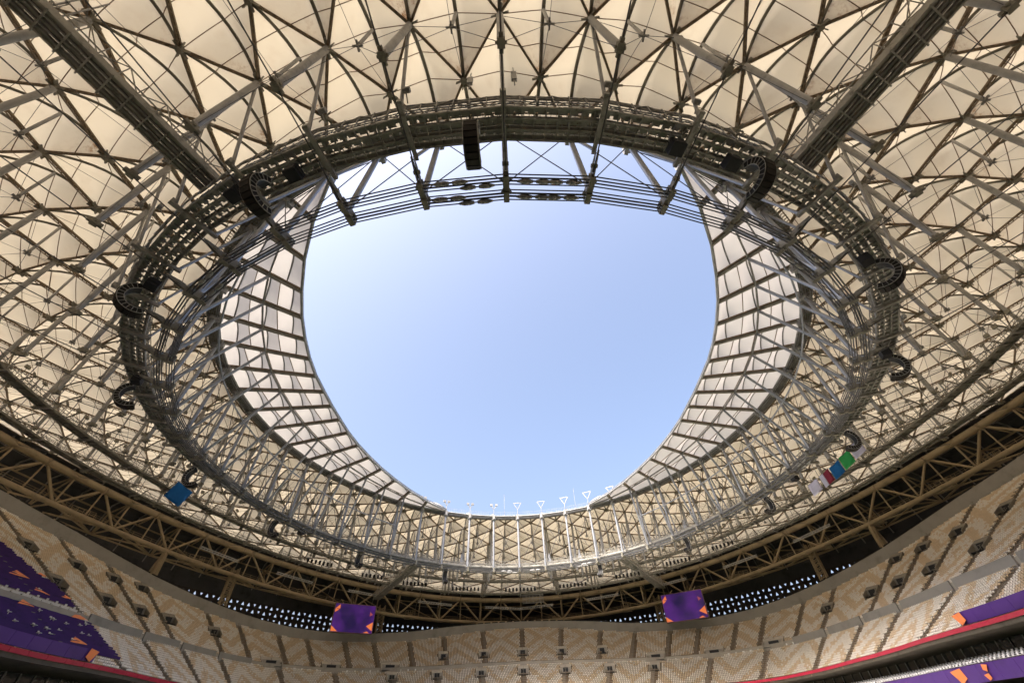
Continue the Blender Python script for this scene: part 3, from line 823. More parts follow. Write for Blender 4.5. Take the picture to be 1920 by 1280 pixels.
# ------------------------------------------------------------------ the two crescent canopies
CRR = {0: 41.6, 1: 41.8, 2: 42.6, 3: 43.6, 4: 44.9, 5: 46.7, 6: 48.9, 7: 51.8, 8: 55.2, 9: 59.0}
def cres_in(i):
    k = abs(i)-12 if i >= 0 else abs(i)-12
    R = CRR[abs(k)]; return pol(R, i*DA, 55.3-1.3*math.cos(2*i*DA)*1.2)
for side in (-1, 1):
    nm = 'left' if side < 0 else 'right'
    t = thing('crescent_canopy', 'pale ribbed crescent canopy on the '+nm+' side of the roof opening', 'canopy')
    idx = [side*k for k in range(3, 22)]
    def cp(i, tt): return cres_in(i)+(Unode(i)-cres_in(i))*tt
    for a_, b_ in zip(idx[:-1], idx[1:]):
        w = .5*(np.linalg.norm(cres_in(a_)-Unode(a_))+np.linalg.norm(cres_in(b_)-Unode(b_)))
        part('edge_tube', 'tube', cres_in(a_), cres_in(b_), .52, None, 'grey_steel', t)
        part('edge_tube', 'tube', cres_in(a_)+V(0, 0, .55), cres_in(b_)+V(0, 0, .55), .28, None, 'pale_steel', t)
        nA = max(1, round(w/4.4))
        def sp_(tt, s_, h):
            p = cp(a_, tt)*(1-s_)+cp(b_, tt)*s_
            return p+V(0, 0, .25+h*(.35+1.1*(1-(2*s_-1)**2)))
        ss = np.linspace(0, 1, 9)
        for k in range(nA):
            t0, t1, t2 = k/nA, (k+.5)/nA, (k+1)/nA
            for (ta, ha, tb, hb) in ((t0, 0, t1, 1), (t1, 1, t2, 0)):
                bb = MB(); g = []
                for m_ in range(4):
                    f_ = m_/3; tt = ta+(tb-ta)*f_; hh = ha+(hb-ha)*f_
                    g.append([sp_(tt, s_, hh) for s_ in ss])
                bb.add(np.array(g).reshape(-1, 3), [(m_*9+c, m_*9+c+1, (m_+1)*9+c+1, (m_+1)*9+c) for m_ in range(3) for c in range(8)])
                o = bb.build('pane', 'white_sheet', t, smooth=True)
            bb = MB(); bb.path([sp_(t1, s_, 1)+V(0, 0, -.1) for s_ in ss], .13, 5); bb.build('arch', 'dark_steel', t, smooth=True)
            if k: part('purlin', 'bar', sp_(t0, .03, 0)+V(0, 0, -.06), sp_(t0, .97, 0)+V(0, 0, -.06), .12, .12, 'brown_steel', t)
        part('ridge_tie', 'bar', cp(a_, .5)+V(0, 0, -.3), cp(b_, .5)+V(0, 0, -.3), .26, .3, 'dark_steel', t)
    mids = []
    for i in idx[1:-1]:
        p, q = cres_in(i), Unode(i)
        bm_ = part('beam', 'bar', p, q, .34, .75, 'olive_steel', t)
        x = np.cross(q-p, V(0, 0, 1)); x /= np.linalg.norm(x)
        for s_ in (-1, 1): part('beam_flange', 'bar', p+x*.3*s_+V(0, 0, .15), q+x*.3*s_+V(0, 0, .15), .16, .3, 'brown_steel', bm_)
        k = abs(abs(i)-12)
        if k <= 7:
            part('strut', 'tube', Lnode(i)+V(0, 0, .4), cp(i, .5)+V(0, 0, -.5), .52, None, 'pale_steel', t)
            mids.append((i, Lnode(i)+(cp(i, .5)-Lnode(i))*.5))
    for (i, p), (k, q) in zip(mids[:-1], mids[1:]): part('tie_tube', 'tube', p, q, .3, None, 'pale_steel', t)

# ------------------------------------------------------------------ catwalks
def catwalk(name, label, R0, R1, z0, i0=0, i1=48, rail_h=1.3, fine=True, m='catwalk_steel'):
    t = thing(name, label, 'catwalk', pol(R0, i0*DA, zb(z0, R0, i0*DA)))
    Rm = (R0+R1)/2
    def at(a, R, dz): return pol(R, a, zb(z0, Rm, a)+dz)
    for i in range(i0, i1):
        a0_, a1_ = i*DA, (i+1)*DA
        vis = any(inframe(at(a, Rm, 0), 30) for a in (a0_, a1_))
        if not vis: continue
        bb = MB(); n = 7 if fine else 4
        for c in range(n):
            w = (R1-R0)/n; R = R0+(c+.5)*w
            if fine and c in (1, 3, 5):       # grating: short plates with gaps of light
                for k in range(9):
                    t0 = (k+.08+.25*((i*7+k*3+c) % 4)/4)/9; t1 = (k+.93)/9
                    bb.bar(at(a0_+(a1_-a0_)*t0, R, 0), at(a0_+(a1_-a0_)*t1, R, 0), w*.74, .06)
            else: bb.bar(at(a0_, R, 0), at(a1_, R, 0), w*1.04, .08)
        bb.build('deck', m, t)
        bb = MB()
        for R in ((R0, R0+(R1-R0)*.33, R0+(R1-R0)*.67, R1) if fine else (R0, R1)): bb.bar(at(a0_, R, -.2), at(a1_, R, -.2), .16, .34)
        for k in range(8 if fine else 5):
            a = a0_+(a1_-a0_)*(k+.5)/(8 if fine else 5); bb.bar(at(a, R0, -.22), at(a, R1, -.22), .1, .22)
        bb.build('frame', m, t)
        bb = MB()
        for R in (R0, R1):
            out = .35 if R == R1 else -.35
            for dz in (rail_h*.5, rail_h): bb.bar(at(a0_, R, dz), at(a1_, R, dz), .09)
            nP = 9
            for k in range(nP):
                a = a0_+(a1_-a0_)*k/nP; a2 = a0_+(a1_-a0_)*(k+1)/nP
                bb.bar(at(a, R, 0), at(a, R, rail_h), .07)
                if k % 2 == 0: bb.bar(at(a, R, 0), at(a2, R, rail_h), .06)
                else: bb.bar(at(a, R, rail_h), at(a2, R, 0), .06)
        bb.build('railing', m, t)
    return t, at
cw, cwat = catwalk('ring_catwalk', 'wide dark grated ring catwalk hung just outside the lower tension ring', 63.5, 66.2, 41.75, -24, 24)
for i in range(N):
    a = i*DA; bb = MB(); p, q = cwat(a, 62.6, -.55), cwat(a, 67.4, -.55)
    bb.bar(p, q, .24, .4); bb.bar(p+V(0, 0, -.22), q+V(0, 0, -.22), .4, .06); x = pol(.2, a, 0)
    bb.box(q+V(0, 0, .15), x, pol(.26, a+PI/2, 0), (0, 0, .32))
    bb.build('bracket', 'catwalk_steel', cw)
hg = [(node(2, i)+V(0, 0, -.8), cwat(i*DA, 67.1, -.3)) for i in range(N)]
members('hanger', 'tube', hg, .34, None, 'grey_steel', cw)
hg = [(Unode(i)+V(0, 0, -1.0), cwat(i*DA, 62.9, -.4)) for i in range(N)]
members('inner_hanger', 'tube', hg, .34, None, 'pale_steel', cw)
# outer rail frame of the ring catwalk (taller lattice above the deck)
bb = MB()
for i in range(-24, 24):
    for R, hgt in ((66.6, 1.25),):
        for dz in (hgt*.55, hgt): bb.bar(cwat(i*DA, R, dz), cwat((i+1)*DA, R, dz), .15)
        for k in range(6):
            t0, t1 = (i+k/6)*DA, (i+(k+1)/6)*DA
            bb.bar(cwat(t0, R, -.3), cwat(t0, R, hgt), .1)
            bb.bar(cwat(t0, R, hgt if k % 2 else .2), cwat(t1, R, .2 if k % 2 else hgt), .08)
bb.build('lattice_rail', 'catwalk_steel', cw)
lw, lwat = catwalk('lighting_catwalk', 'middle ring catwalk carrying clusters of floodlights under the roof', 92.2, 94.2, 47.0, 3, 45, 1.2, False, 'gantry_steel')
ow, owat = catwalk('edge_catwalk', 'outermost ring catwalk just inside the tan compression ring', 103.6, 105.4, 46.6, 5, 43, 1.2, False, 'gantry_steel')
for tt, at_, R0, R1, k0 in ((lw, lwat, 92.2, 94.2, 6), (ow, owat, 103.6, 105.4, 8)):
    hs_ = []; br = []
    for i in range(3, 46):
        a = i*DA
        for R in (R0, R1): hs_.append((at_(a, R, 0), pol(R, a, zroof(R, a)-.5)))
        br.append((at_(a, R0-.7, -.5), at_(a, R1+.7, -.5)))
        hs_.append((at_(a+DA/2, R1, 0), pol(R1, a+DA/2, zroof(R1, a)-.5)))
    members('hanger', 'thin', hs_, .16, None, 'grey_steel', tt)
    members('bracket', 'bar', br, .4, .35, 'dark_steel', tt)
# radial catwalks
def radial(i, R0, R1, z0, z1, lab, w=1.15):
    a = i*DA; t = thing('radial_catwalk', lab, 'catwalk', pol(R0, a, z0)); y = pol(1, a+PI/2, 0)
    P_ = lambda R, v, dz: pol(R, a, z0+(z1-z0)*(R-R0)/(R1-R0)+dz)+y*v
    for k in range(5):
        v = -w+(k+.5)*2*w/5; part('deck_plank', 'bar', P_(R0, v, .16*(k % 2)), P_(R1, v, .16*(k % 2)), 2*w/5*.9, .14, 'catwalk_steel', t)
        part('stringer', 'bar', P_(R0, v+w/5, -.12), P_(R1, v+w/5, -.12), .09, .3, 'dark_steel', t)
    for v in (-w, w): part('side_beam', 'bar', P_(R0, v*1.04, .1), P_(R1, v*1.04, .1), .2, .75, 'catwalk_steel', t)
    nR = int((R1-R0)/1.7); bb = MB()
    for k in range(nR+1):
        R = R0+(R1-R0)*k/nR; bb.bar(P_(R, -w-.3, -.3), P_(R, w+.3, -.3), .13, .12)
    bb.build('cross_tie', 'catwalk_steel', t)
    for v in (-w*1.1, w*1.1):
        bb = MB()
        for dz in (.9, 2.3): bb.bar(P_(R0, v, dz), P_(R1, v, dz), .1)
        for k in range(nR):
            Ra, Rb = R0+(R1-R0)*k/nR, R0+(R1-R0)*(k+1)/nR
            bb.bar(P_(Ra, v, .2), P_(Ra, v, 2.3), .08)
            bb.bar(P_(Ra, v, .3 if k % 2 else 2.3), P_(Rb, v, 2.3 if k % 2 else .3), .08)
        bb.build('lattice_rail', 'catwalk_steel', t)
    bb = MB()
    for R in np.arange(R0+4, R1, 11.5):
        for v in (-w, w): bb.tube(P_(R, v, 0), pol(R, a, zroof(R, a)-.5)+y*v, .08, 5)
    bb.build('hanger', 'grey_steel', t)
# heights follow the spokes they run beside
for i, lab in ((-3.6, 'long dark radial catwalk from the ring catwalk up to the top left corner'), (3.64, 'long dark radial catwalk from the ring catwalk up to the top right corner')):
    radial(i, 66.4, 131, 42.0, 47.8, lab)
for i, lab in ((-20.45, 'short radial catwalk at the far left dropping to the tan compression ring'), (20.5, 'short radial catwalk at the far right dropping to the tan compression ring')):
    radial(i, 66.4, 133, 41.4, 45.2, lab, 1.2)

# ------------------------------------------------------------------ compression ring truss
ct = thing('compression_ring_truss', 'heavy tan tubular steel compression ring truss behind the upper stand', 'truss')
def VIS(p): return inframe(p, 40)
up = []; lo = []; ps = []; dg = []; sv = []; lg = []; bk = []
def BKL(j): a = j*DA; return pol(146, a, 46.8-7.0*math.cos(2*a))
def BKU(j): a = j*DA; return pol(143, a, 52.5-7.2*math.cos(2*a))
for k in range(96):
    j = k*.5
    up.append((UC(j), UC(j+.5)))
    if k % 2 == 0:
        lo.append((LC(j), LC(j+1))); ps.append((UC(j), LC(j)))
        dg += [(LC(j), UC(j-.5)), (LC(j), UC(j+.5))]
        bk += [(LC(j), BKL(j)), (LC(j), BKL(j+1)), (BKL(j), BKL(j+1)), (BKL(j), UC(j)), (BKU(j), BKU(j+1)), (BKU(j), UC(j)), (BKU(j), BKL(j)), (BKU(j+.5), UC(j+.5)), (LC(j+1), BKL(j)), (BKU(j), LC(j)), (BKU(j+1), BKL(j))]
        if k % 8 == 0:
            a = j*DA; q = LC(j)
            lg += [(q, q+V(0, 0, -17)), (q, pol(147, a, q[2]-18))]
    else: sv.append((UC(j), (LC(j-.5)+LC(j+.5))/2))
members('upper_chord', 'tube', up, 1.95, None, 'tan_steel', ct)
members('lower_chord', 'tube', lo, 1.35, None, 'tan_steel', ct)
members('post', 'tube', ps, .55, None, 'tan_steel', ct)
members('diagonal', 'tube', dg, .72, None, 'tan_steel', ct)
members('hanger', 'tube', sv, .45, None, 'tan_steel', ct)
members('leg', 'bar', lg, 1.25, 1.0, 'tan_steel', ct)
members('rear_brace', 'tube', bk, .5, None, 'paler_tan_steel', ct)
gm = MB()
gm.prism([(-.9, -.06, -.9), (.9, -.06, -.9), (1.6, -.06, .2), (0, -.06, .5), (-1.6, -.06, .2)], (0, .12, 0)); gm.tube((-.9, 0, 0), (.9, 0, 0), .45, 8)
gme = gm.mesh('cable_anchor', 'paler_tan_steel')
for k in range(96):
    p = UC(k*.5)+pol(-1.0, k*.5*DA, .1)
    if not VIS(p): continue
    if k % 2 == 0:
        o = bpy.data.objects.new('cable_anchor', gme); col.objects.link(o); o.parent = ct; o.location = p; o.scale = (.7, .7, .7); o.rotation_euler = (0, 0, math.atan2(p[1], p[0])+PI/2)
    else: part('chord_flange', 'tube', UC(k*.5)-pol(.35, k*.5*DA+PI/2, 0), UC(k*.5)+pol(.35, k*.5*DA+PI/2, 0), 2.06, None, 'tan_steel', ct)
# walkway rail on the lower chord
bb = MB()
for k in range(14, 83):
    a, c = LC(k*.5)+V(0, 0, .65), LC(k*.5+.5)+V(0, 0, .65)
    for dz in (.55, 1.1): bb.bar(a+V(0, 0, dz), c+V(0, 0, dz), .07)
    for t in (0, .33, .67): bb.bar(a+(c-a)*t, a+(c-a)*t+V(0, 0, 1.1), .07)
bb.build('chord_handrail', 'paler_tan_steel', ct)
# gantries of the machine rooms behind the truss
for k, phi in enumerate((-71, -55, -38, -20, 6, 19, 39, 52, 60, 70, 76)):
    j = 24-phi/7.5; c = LC(j)+V(0, 0, 1.6)+polf(3.0, phi, 0); x = polf(1, phi+90, 0); y = polf(1, phi, 0); z = V(0, 0, 1)
    bb = MB(); w = 3.4 if abs(phi) > 30 else 2.0
    for v in (-w, -w/2, 0, w/2, w):
        bb.bar(c+x*v-z*1.2, c+x*v+z*1.5, .13)
    for dz in (-1.2, -.3, .6, 1.5): bb.bar(c-x*w+z*dz, c+x*w+z*dz, .12)
    bb.box(c+y*1.0-z*1.3, x*w, y*1.2, z*.08)
    bb.box(c+y*1.2-z*.3, x*w*.45, y*.5, z*.8)
    tag(bb.build('service_gantry', 'paler_tan_steel'), 'tan railed service gantry inside the compression ring truss', 'gantry', 'service gantries in the truss')

# ------------------------------------------------------------------ outer shell, facade of triangles
def ztop(phi): return 43.3-4.2*math.cos(2*rad(phi))
shell = thing('outer_shell', 'dark lining of the outer roof edge behind the tan truss', 'building shell')
for k in range(48):
    bb = MB(); vs = []; f = []
    for i in range(4):
        a = (k+i/3)*DA; phi = 180-math.degrees(a)
        zu = 55.6-7.9*math.cos(2*a)
        vs += [pol(131.4, a, zroof(131.4, a)+.12), pol(136, a, zu+.9), pol(144, a, zu-.6), pol(150, a, ztop(phi)+4), pol(150.6, a, ztop(phi))]
        if i: f += [((i-1)*5+c, i*5+c, i*5+c+1, (i-1)*5+c+1) for c in range(4)]
    bb.add(vs, f); o = bb.build('lining', 'shell_lining', shell)
bb = MB()       # lower outer wall below the perforated band and ribs on the lining
vs = []; f = []
for k in range(97):
    a = k*DA/2; vs += [pol(150.7, a, 24), pol(150.7, a, -12.5)]
    if k: f.append((2*k-2, 2*k, 2*k+1, 2*k-1))
bb.add(vs, f); bb.build('outer_wall', 'facade', shell)
rb = []
for k in range(96):
    a = k*DA/2; phi = 180-math.degrees(a); zu = 55.6-7.9*math.cos(2*a)
    rb += [(pol(136, a, zu+.5), pol(143.8, a, zu-1.0)), (pol(143.8, a, zu-1.0), pol(149.6, a, ztop(phi)+3.6))]
    rb += [(pol(140, a, zu-.4), pol(140, a+DA/2, 55.6-7.9*math.cos(2*(a+DA/2))-.4)), (pol(147, a, zu-2.8), pol(147, a+DA/2, 55.6-7.9*math.cos(2*(a+DA/2))-2.8))]
members('shell_rib', 'bar', rb, .3, .45, 'dark_steel', shell)
fac = thing('perforated_facade', 'dark perforated facade with rows of bright triangular holes behind the stand', 'facade', polf(150, 0, 24))
def facade_panel(p0, p1):
    bb = MB(); ncol = 9; rows = 11; hh = 2.0
    zt = lambda p: ztop(p)
    for r_ in range(rows):
        for c in range(ncol):
            pa, pb_ = p0+(p1-p0)*c/ncol, p0+(p1-p0)*(c+1)/ncol; pm = (pa+pb_)/2
            def Q(p, f_): return polf(150.2, p, zt(p)-(rows-r_-f_)*hh)
            BL, BR, TR, TL = Q(pa, 0), Q(pb_, 0), Q(pb_, 1), Q(pa, 1)
            up_ = (c+r_) % 2 == 0
            pw = (pb_-pa)
            if up_: A, B, C = Q(pa+pw*.25, .22), Q(pb_-pw*.25, .22), Q(pm, .8)
            else: A, B, C = Q(pa+pw*.29, .72), Q(pb_-pw*.29, .72), Q(pm, .3)
            if up_: bb.add([BL, BR, TR, TL, A, B, C], [(0, 1, 5, 4), (1, 2, 6, 5), (2, 3, 6), (3, 0, 4, 6)])
            else: bb.add([BL, BR, TR, TL, A, B, C], [(2, 3, 4, 5), (3, 0, 6, 4), (0, 1, 6), (1, 2, 5, 6)])
    o = bb.build('facade_panel', 'facade', fac)
    md = o.modifiers.new('depth', 'SOLIDIFY'); md.thickness = .25
for k in range(-12, 12): facade_panel(k*7.5, k*7.5+7.5)
# lattice service towers and ladders behind the parapet
for phi, lab in ((-49.5, 'tan lattice service tower behind the parapet on the left'), (50.5, 'tan lattice service tower behind the parapet on the right'), (-25, 'tan lattice service tower beside the left video screen'), (24.5, 'tan lattice service tower beside the right video screen')):
    t = thing('service_tower', lab, 'tower', polf(137, phi, 24)); j = 24-phi/7.5; zt = LC(j)[2]+3.5; x = polf(1, phi+90, 0); y = polf(1, phi, 0)
    for sx in (-1.1, 1.1):
        for sy in (-.9, .9): part('leg', 'bar', polf(138.5, phi, 24)+x*sx+y*sy, polf(138.5, phi, zt)+x*sx+y*sy, .4, .4, 'paler_tan_steel', t)
    bb = MB(); z = 24
    while z < zt-1:
        c = polf(138.5, phi, z)
        for sy in (-.9, .9): bb.bar(c+x*-1.1+y*sy, c+x*1.1+y*sy+V(0, 0, 1.2), .16); bb.bar(c+x*-1.1+y*sy, c+x*1.1+y*sy, .16)
        z += 1.3
    bb.build('rung', 'paler_tan_steel', t)

# ------------------------------------------------------------------ screens
def screen(p0, p1, z0, z1, lab, mirror):
    pm = (p0+p1)/2; c = (polf(122.8, p0, z0)+polf(122.8, p1, z1))/2; x = polf(122.8, p1, 0)-polf(122.8, p0, 0); wd = np.linalg.norm(x)/2; x /= np.linalg.norm(x); z = V(0, 0, 1); y = np.cross(z, x)
    ht = (z1-z0)/2
    nrm = -polf(1, pm, 0)
    t = thing('video_screen', lab, 'screen', c-z*ht)
    bb = MB(); bb.box(c-nrm*.45, x*(wd+.22), nrm*.4, z*(ht+.22)); bb.build('housing', 'screen_frame', t)
    bb = MB(); bb.box(c, x*wd, nrm*.04, z*ht); dsp = bb.build('display', 'led_purple', t)
    def tri(pts, m):
        b2 = MB(); b2.prism([c+x*wd*u*mirror+z*ht*v+nrm*.06 for u, v in pts], nrm*.03); b2.build('graphic', m, dsp)
    tri([(-.98, .62), (-.78, .95), (-.76, .62)], 'led_orange'); tri([(-.98, .35), (-.98, .62), (-.8, .55)], 'led_orange')
    tri([(.98, .18-.36), (.66, -.50), (.98, -.82)], 'led_orange'); tri([(.76, .55), (.76, .22), (.92, .36)], 'led_red')
    tri([(-1, -.98), (-1, -.6), (-.68, -.98)], 'led_orange'); tri([(.55, -.98), (.75, -.86), (.86, -.98)], 'led_orange')
    for u in (-.6, .6):
        part('suspension', 'bar', c+x*wd*u+z*ht-nrm*.5, c+x*wd*u+z*(ht+3)-nrm*8, .18, .18, 'paler_tan_steel', t)
screen(-34.3, -27.3, 31.5, 40.3, 'purple video screen with orange triangles hung at left above the parapet', 1)
screen(26.5, 33.6, 31.5, 40.3, 'purple video screen with orange triangles hung at right above the parapet', 1)

# ------------------------------------------------------------------ loudspeaker arrays on the ring catwalk
def speaker_array(i, lab):
    a = i*DA; t = thing('loudspeaker_array', lab, 'loudspeaker', cwat(a, 65, -1), 'curved loudspeaker arrays on the ring catwalk')
    x = pol(1, a, 0); y = pol(1, a+PI/2, 0); z = V(0, 0, 1); c0 = cwat(a, 64.1, -3.3)
    n = 13; th = np.linspace(rad(70), rad(-122), n+1); r = 2.08
    def at(q, rr): return c0+x*math.cos(q)*rr+z*math.sin(q)*rr
    for k in range(n):
        q = (th[k]+th[k+1])/2; m_ = at(q, r); nn = (m_-c0)/r; d = np.cross(y, nn); hl = r*abs(th[0]-th[1])*.46
        bb = MB(); bb.box(m_-nn*.32, y*.55, d*hl, nn*.34)
        o = bb.build('speaker_box', 'speaker_black', t)
        bb = MB(); bb.box(m_+nn*.05, y*.52, d*hl*.94, nn*.03); bb.build('grille', 'speaker_front', o)
    for s_ in (-1, 1):
        bb = MB(); cy = y*.6*s_
        for rr in (r-.02, r-.66): bb.path([at(q, rr)+cy for q in np.linspace(th[0], th[-1], 18)], .05, 4)
        for q in th: bb.bar(at(q, r)+cy, at(q, r-.66)+cy, .05)
        bb.build('side_frame', 'antenna_white', t)
    for s_ in (-.5, .5):
        bb = MB(); bb.tube(at(th[0], r-.3)+y*s_, at(th[0], r-.3)+y*s_+z*1.6, .05, 4); bb.build('hanging_rod', 'dark_steel', t)
def where(i):
    s_ = 'left' if i < 0 else 'right'; k = abs(i)
    if k < 1: return 'nearest curved loudspeaker array, hanging into the sky at top centre'
    if k < 4: return 'curved loudspeaker array at upper '+s_+', just inside the long radial catwalk'
    if k < 7: return 'curved black loudspeaker array at the '+s_+', upper of the pair on the catwalk side'
    if k < 10: return 'curved black loudspeaker array at the far '+s_+' bend of the ring catwalk'
    if k < 13: return 'curved loudspeaker array at lower '+s_+' beside the square hanging flag'+('' if i < 0 else 's')
    if k < 16.5: return 'small curved loudspeaker array at lower '+s_+', first after the flag'
    if k < 20: return 'small distant loudspeaker array under the ring, '+s_+' of the far radial catwalk'
    return 'distant loudspeaker array under the far end of the ring, just '+s_+' of centre'
for i in (-.32, -2.72, 2.78, -5.62, 5.68, -8.5, 8.5, -11.9, 11.35, -15.1, 14.8, -18.2, 17.9, -21.3, 21.1): speaker_array(i, where(i))
tagc = {}
for i, dR, lab in ((-2.35, 0, 'black subwoofer box beside the upper left loudspeaker array'), (-3.15, .5, 'black subwoofer box at the foot of the left radial catwalk'), (1.85, 0, 'black subwoofer box hung below the catwalk right of centre'), (2.55, 0, 'black subwoofer box beside the upper right loudspeaker array'), (-5.4, -.6, 'black subwoofer box beside the left side loudspeaker array'), (5.45, -.6, 'black subwoofer box beside the right side loudspeaker array'), (-8.25, -.6, 'black subwoofer box at the left bend of the catwalk'), (8.3, -.6, 'black subwoofer box at the right bend of the catwalk'), (-16, 0, 'small black subwoofer at lower left under the ring'), (13.6, 0, 'small black subwoofer at lower right under the ring')):
    a = i*DA; c = cwat(a, 64.6+dR, -1.7); x = pol(1, a, 0); y = pol(1, a+PI/2, 0)
    bb = MB(); bb.box(c, x*.6, y*.65, (0, 0, .52)); bb.box(c+x*.62, x*.03, y*.55, (0, 0, .44)); bb.tube(c+y*.5+V(0, 0, .6), c+y*.5+V(0, 0, 1.5), .06, 5); bb.tube(c-y*.5+V(0, 0, .6), c-y*.5+V(0, 0, 1.5), .06, 5)
    bb.box(c+y*.68, x*.55, y*.04, (0, 0, .1)); tag(bb.build('subwoofer', 'speaker_black'), lab, 'loudspeaker')

# ------------------------------------------------------------------ antennas and boxes on the catwalk rail
def antenna(i, R, dz, h, lab):
    a = i*DA; t = thing('antenna', lab, 'antenna', cwat(a, R, dz)); c = cwat(a, R, dz); y = pol(1, a+PI/2, 0); x = pol(1, a, 0)
    part('pole', 'tube', c-V(0, 0, 1.5), c+V(0, 0, h+1.6), .11, None, 'antenna_white', t)
    bb = MB(); bb.box(c+V(0, 0, h/2), y*.24, x*.14, (0, 0, h/2)); bb.build('panel', 'antenna_white', t)
antenna(-.33, 67.4, 2.4, 1.7, 'pale panel antenna standing above the near loudspeaker array')
antenna(.12, 67.4, 2.9, 2.4, 'taller pale panel antenna above the catwalk at top centre')
for i, lab in ((-1.85, 'left of the two small pale boxes on the near catwalk rail, by the hanger'), (-.95, 'small pale equipment box on the near catwalk rail left of centre'), (1.05, 'small pale equipment box on the near catwalk rail right of centre'), (2.0, 'pale equipment box on the catwalk rail at upper right'), (-4.4, 'pale floodlight box on the left of the ring catwalk'), (4.45, 'pale floodlight box on the right of the ring catwalk'), (-6.3, 'pale equipment box above the left side of the ring catwalk'), (7.9, 'grey equipment box on the right side of the ring catwalk')):
    a = i*DA; c = cwat(a, 67.8, 1.4); y = pol(1, a+PI/2, 0); x = pol(1, a, 0); t = thing('equipment_box', lab, 'box', c)
    bb = MB(); bb.box(c, y*.34, x*.2, (0, 0, .26)); bb.box(c+x*.21, y*.28, x*.02, (0, 0, .2)); bb.build('case', 'antenna_white', t)
    part('arm', 'bar', c-V(0, 0, .3), cwat(a, 67.0, .6), .1, .1, 'catwalk_steel', t)
for i, lab in ((21.8, 'pale blue feeder pillar on the far catwalk left of centre pair'), (-21.9, 'pale blue feeder pillar on the far catwalk at left'), (22.9, 'pale blue feeder pillar on the far catwalk right of centre'), (17.9, 'pale blue feeder pillar on the far catwalk at right')):
    a = i*DA; c = cwat(a, 67.6, 0); bb = MB(); y = pol(1, a+PI/2, 0); x = pol(1, a, 0)
    bb.box(c+V(0, 0, 1.2), y*.5, x*.5, (0, 0, 1.3)); bb.tube(c+V(0, 0, 2.5), c+V(0, 0, 4.2), .5, 8, r2=.25); tag(bb.build('feeder_pillar', 'pale_steel'), lab, 'cabinet')

# ------------------------------------------------------------------ floodlights on the lighting catwalk and moving lights
fm = MB(); fm.box((0, 0, 1.6), (.42, 0, 0), (0, .15, -.08), (0, .16, .34)); fm.bar((0, 0, .3), (0, 0, 1.4), .1); fm.bar((-.45, 0, 1.3), (.45, 0, 1.3), .08)
fm.bar((-.45, 0, 1.3), (-.45, 0, 1.7), .06); fm.bar((.45, 0, 1.3), (.45, 0, 1.7), .06)
fme = fm.mesh('floodlight', 'olive_steel')
def lamp(me, p, a, lab, grp, nm):
    o = bpy.data.objects.new(nm, me); col.objects.link(o); o.location = p; o.rotation_euler = (random.uniform(-.3, .3), 0, a+random.uniform(-.5, .5)); tag(o, lab, 'floodlight', grp)
random.seed(5)
for i in range(4, 45):
    if 22 < i < 26 and i != 24: pass
    for k in range(4):
        a = (i+.12+k*.22)*DA; p = lwat(a, 92.0, .9)
        if not inframe(p, -2): continue
        s_ = 'left' if i > 24 else 'right'
        lamp(fme, p, a+PI, 'grey floodlight clamped to the middle catwalk rail, '+s_+' half', 'floodlights on the middle catwalk, '+s_+' half', 'floodlight')
mm = MB(); mm.box((0, 0, .2), (.24, 0, 0), (0, .24, 0), (0, 0, .14)); mm.tube((0, 0, .05), (0, 0, -.75), .24, 8, r2=.3); mm.bar((-.3, 0, .1), (-.3, 0, -.45), .07); mm.bar((.3, 0, .1), (.3, 0, -.45), .07)
mme = mm.mesh('moving_light', 'speaker_black')
RIG = [(-33.5, 6), (-24.0, 7), (-12.5, 8), (0, 9), (12, 8), (24.5, 7), (36.0, 7), (46, 6), (-45, 7)]
for r_i, (phi, n) in enumerate(RIG):
    a = PI-rad(phi); z = zb(42.6, 88, a); t = thing('lighting_truss', 'truss bar of black moving lights hung at %s' % ['lower left under the ring', 'left of the far radial catwalk', 'left of the far centre', 'the far centre', 'right of the far centre', 'the far right beside the radial catwalk', 'lower right under the ring', 'the right below the flags', 'the lower left below the blue flag'][r_i], 'lighting truss', polf(88, phi, z))
    hw = .62*n; x = polf(1, phi+90, 0); c = polf(88, phi, z+.5)
    tilt = V(0, 0, -.0)
    for dz in (0, .5): part('chord', 'bar', c-x*hw+V(0, 0, dz), c+x*hw+V(0, 0, dz), .08, .08, 'truss_silver', t)
    bb = MB()
    for k in range(int(hw*2)): bb.bar(c-x*hw+x*k+V(0, 0, 0 if k % 2 else .5), c-x*hw+x*(k+1)+V(0, 0, .5 if k % 2 else 0), .05)
    bb.build('web', 'truss_silver', t)
    for s_ in (-.8, .8): part('hoist_line', 'bar', c+x*hw*s_+V(0, 0, .5), c+x*hw*s_+V(0, 0, 6), .06, .06, 'cable', t)
    for k in range(n):
        v = -hw+.5+(2*hw-1)*k/(n-1)
        o = bpy.data.objects.new('moving_light', mme); col.objects.link(o); o.location = c+x*v+V(0, 0, -.25); tag(o, 'black moving light hanging under the '+['lower left', 'left', 'centre left', 'far centre', 'centre right', 'far right', 'lower right', 'right flag', 'blue flag'][r_i]+' truss bar', 'spotlight', 'moving lights on truss bar %s' % 'abcdefghi'[r_i])

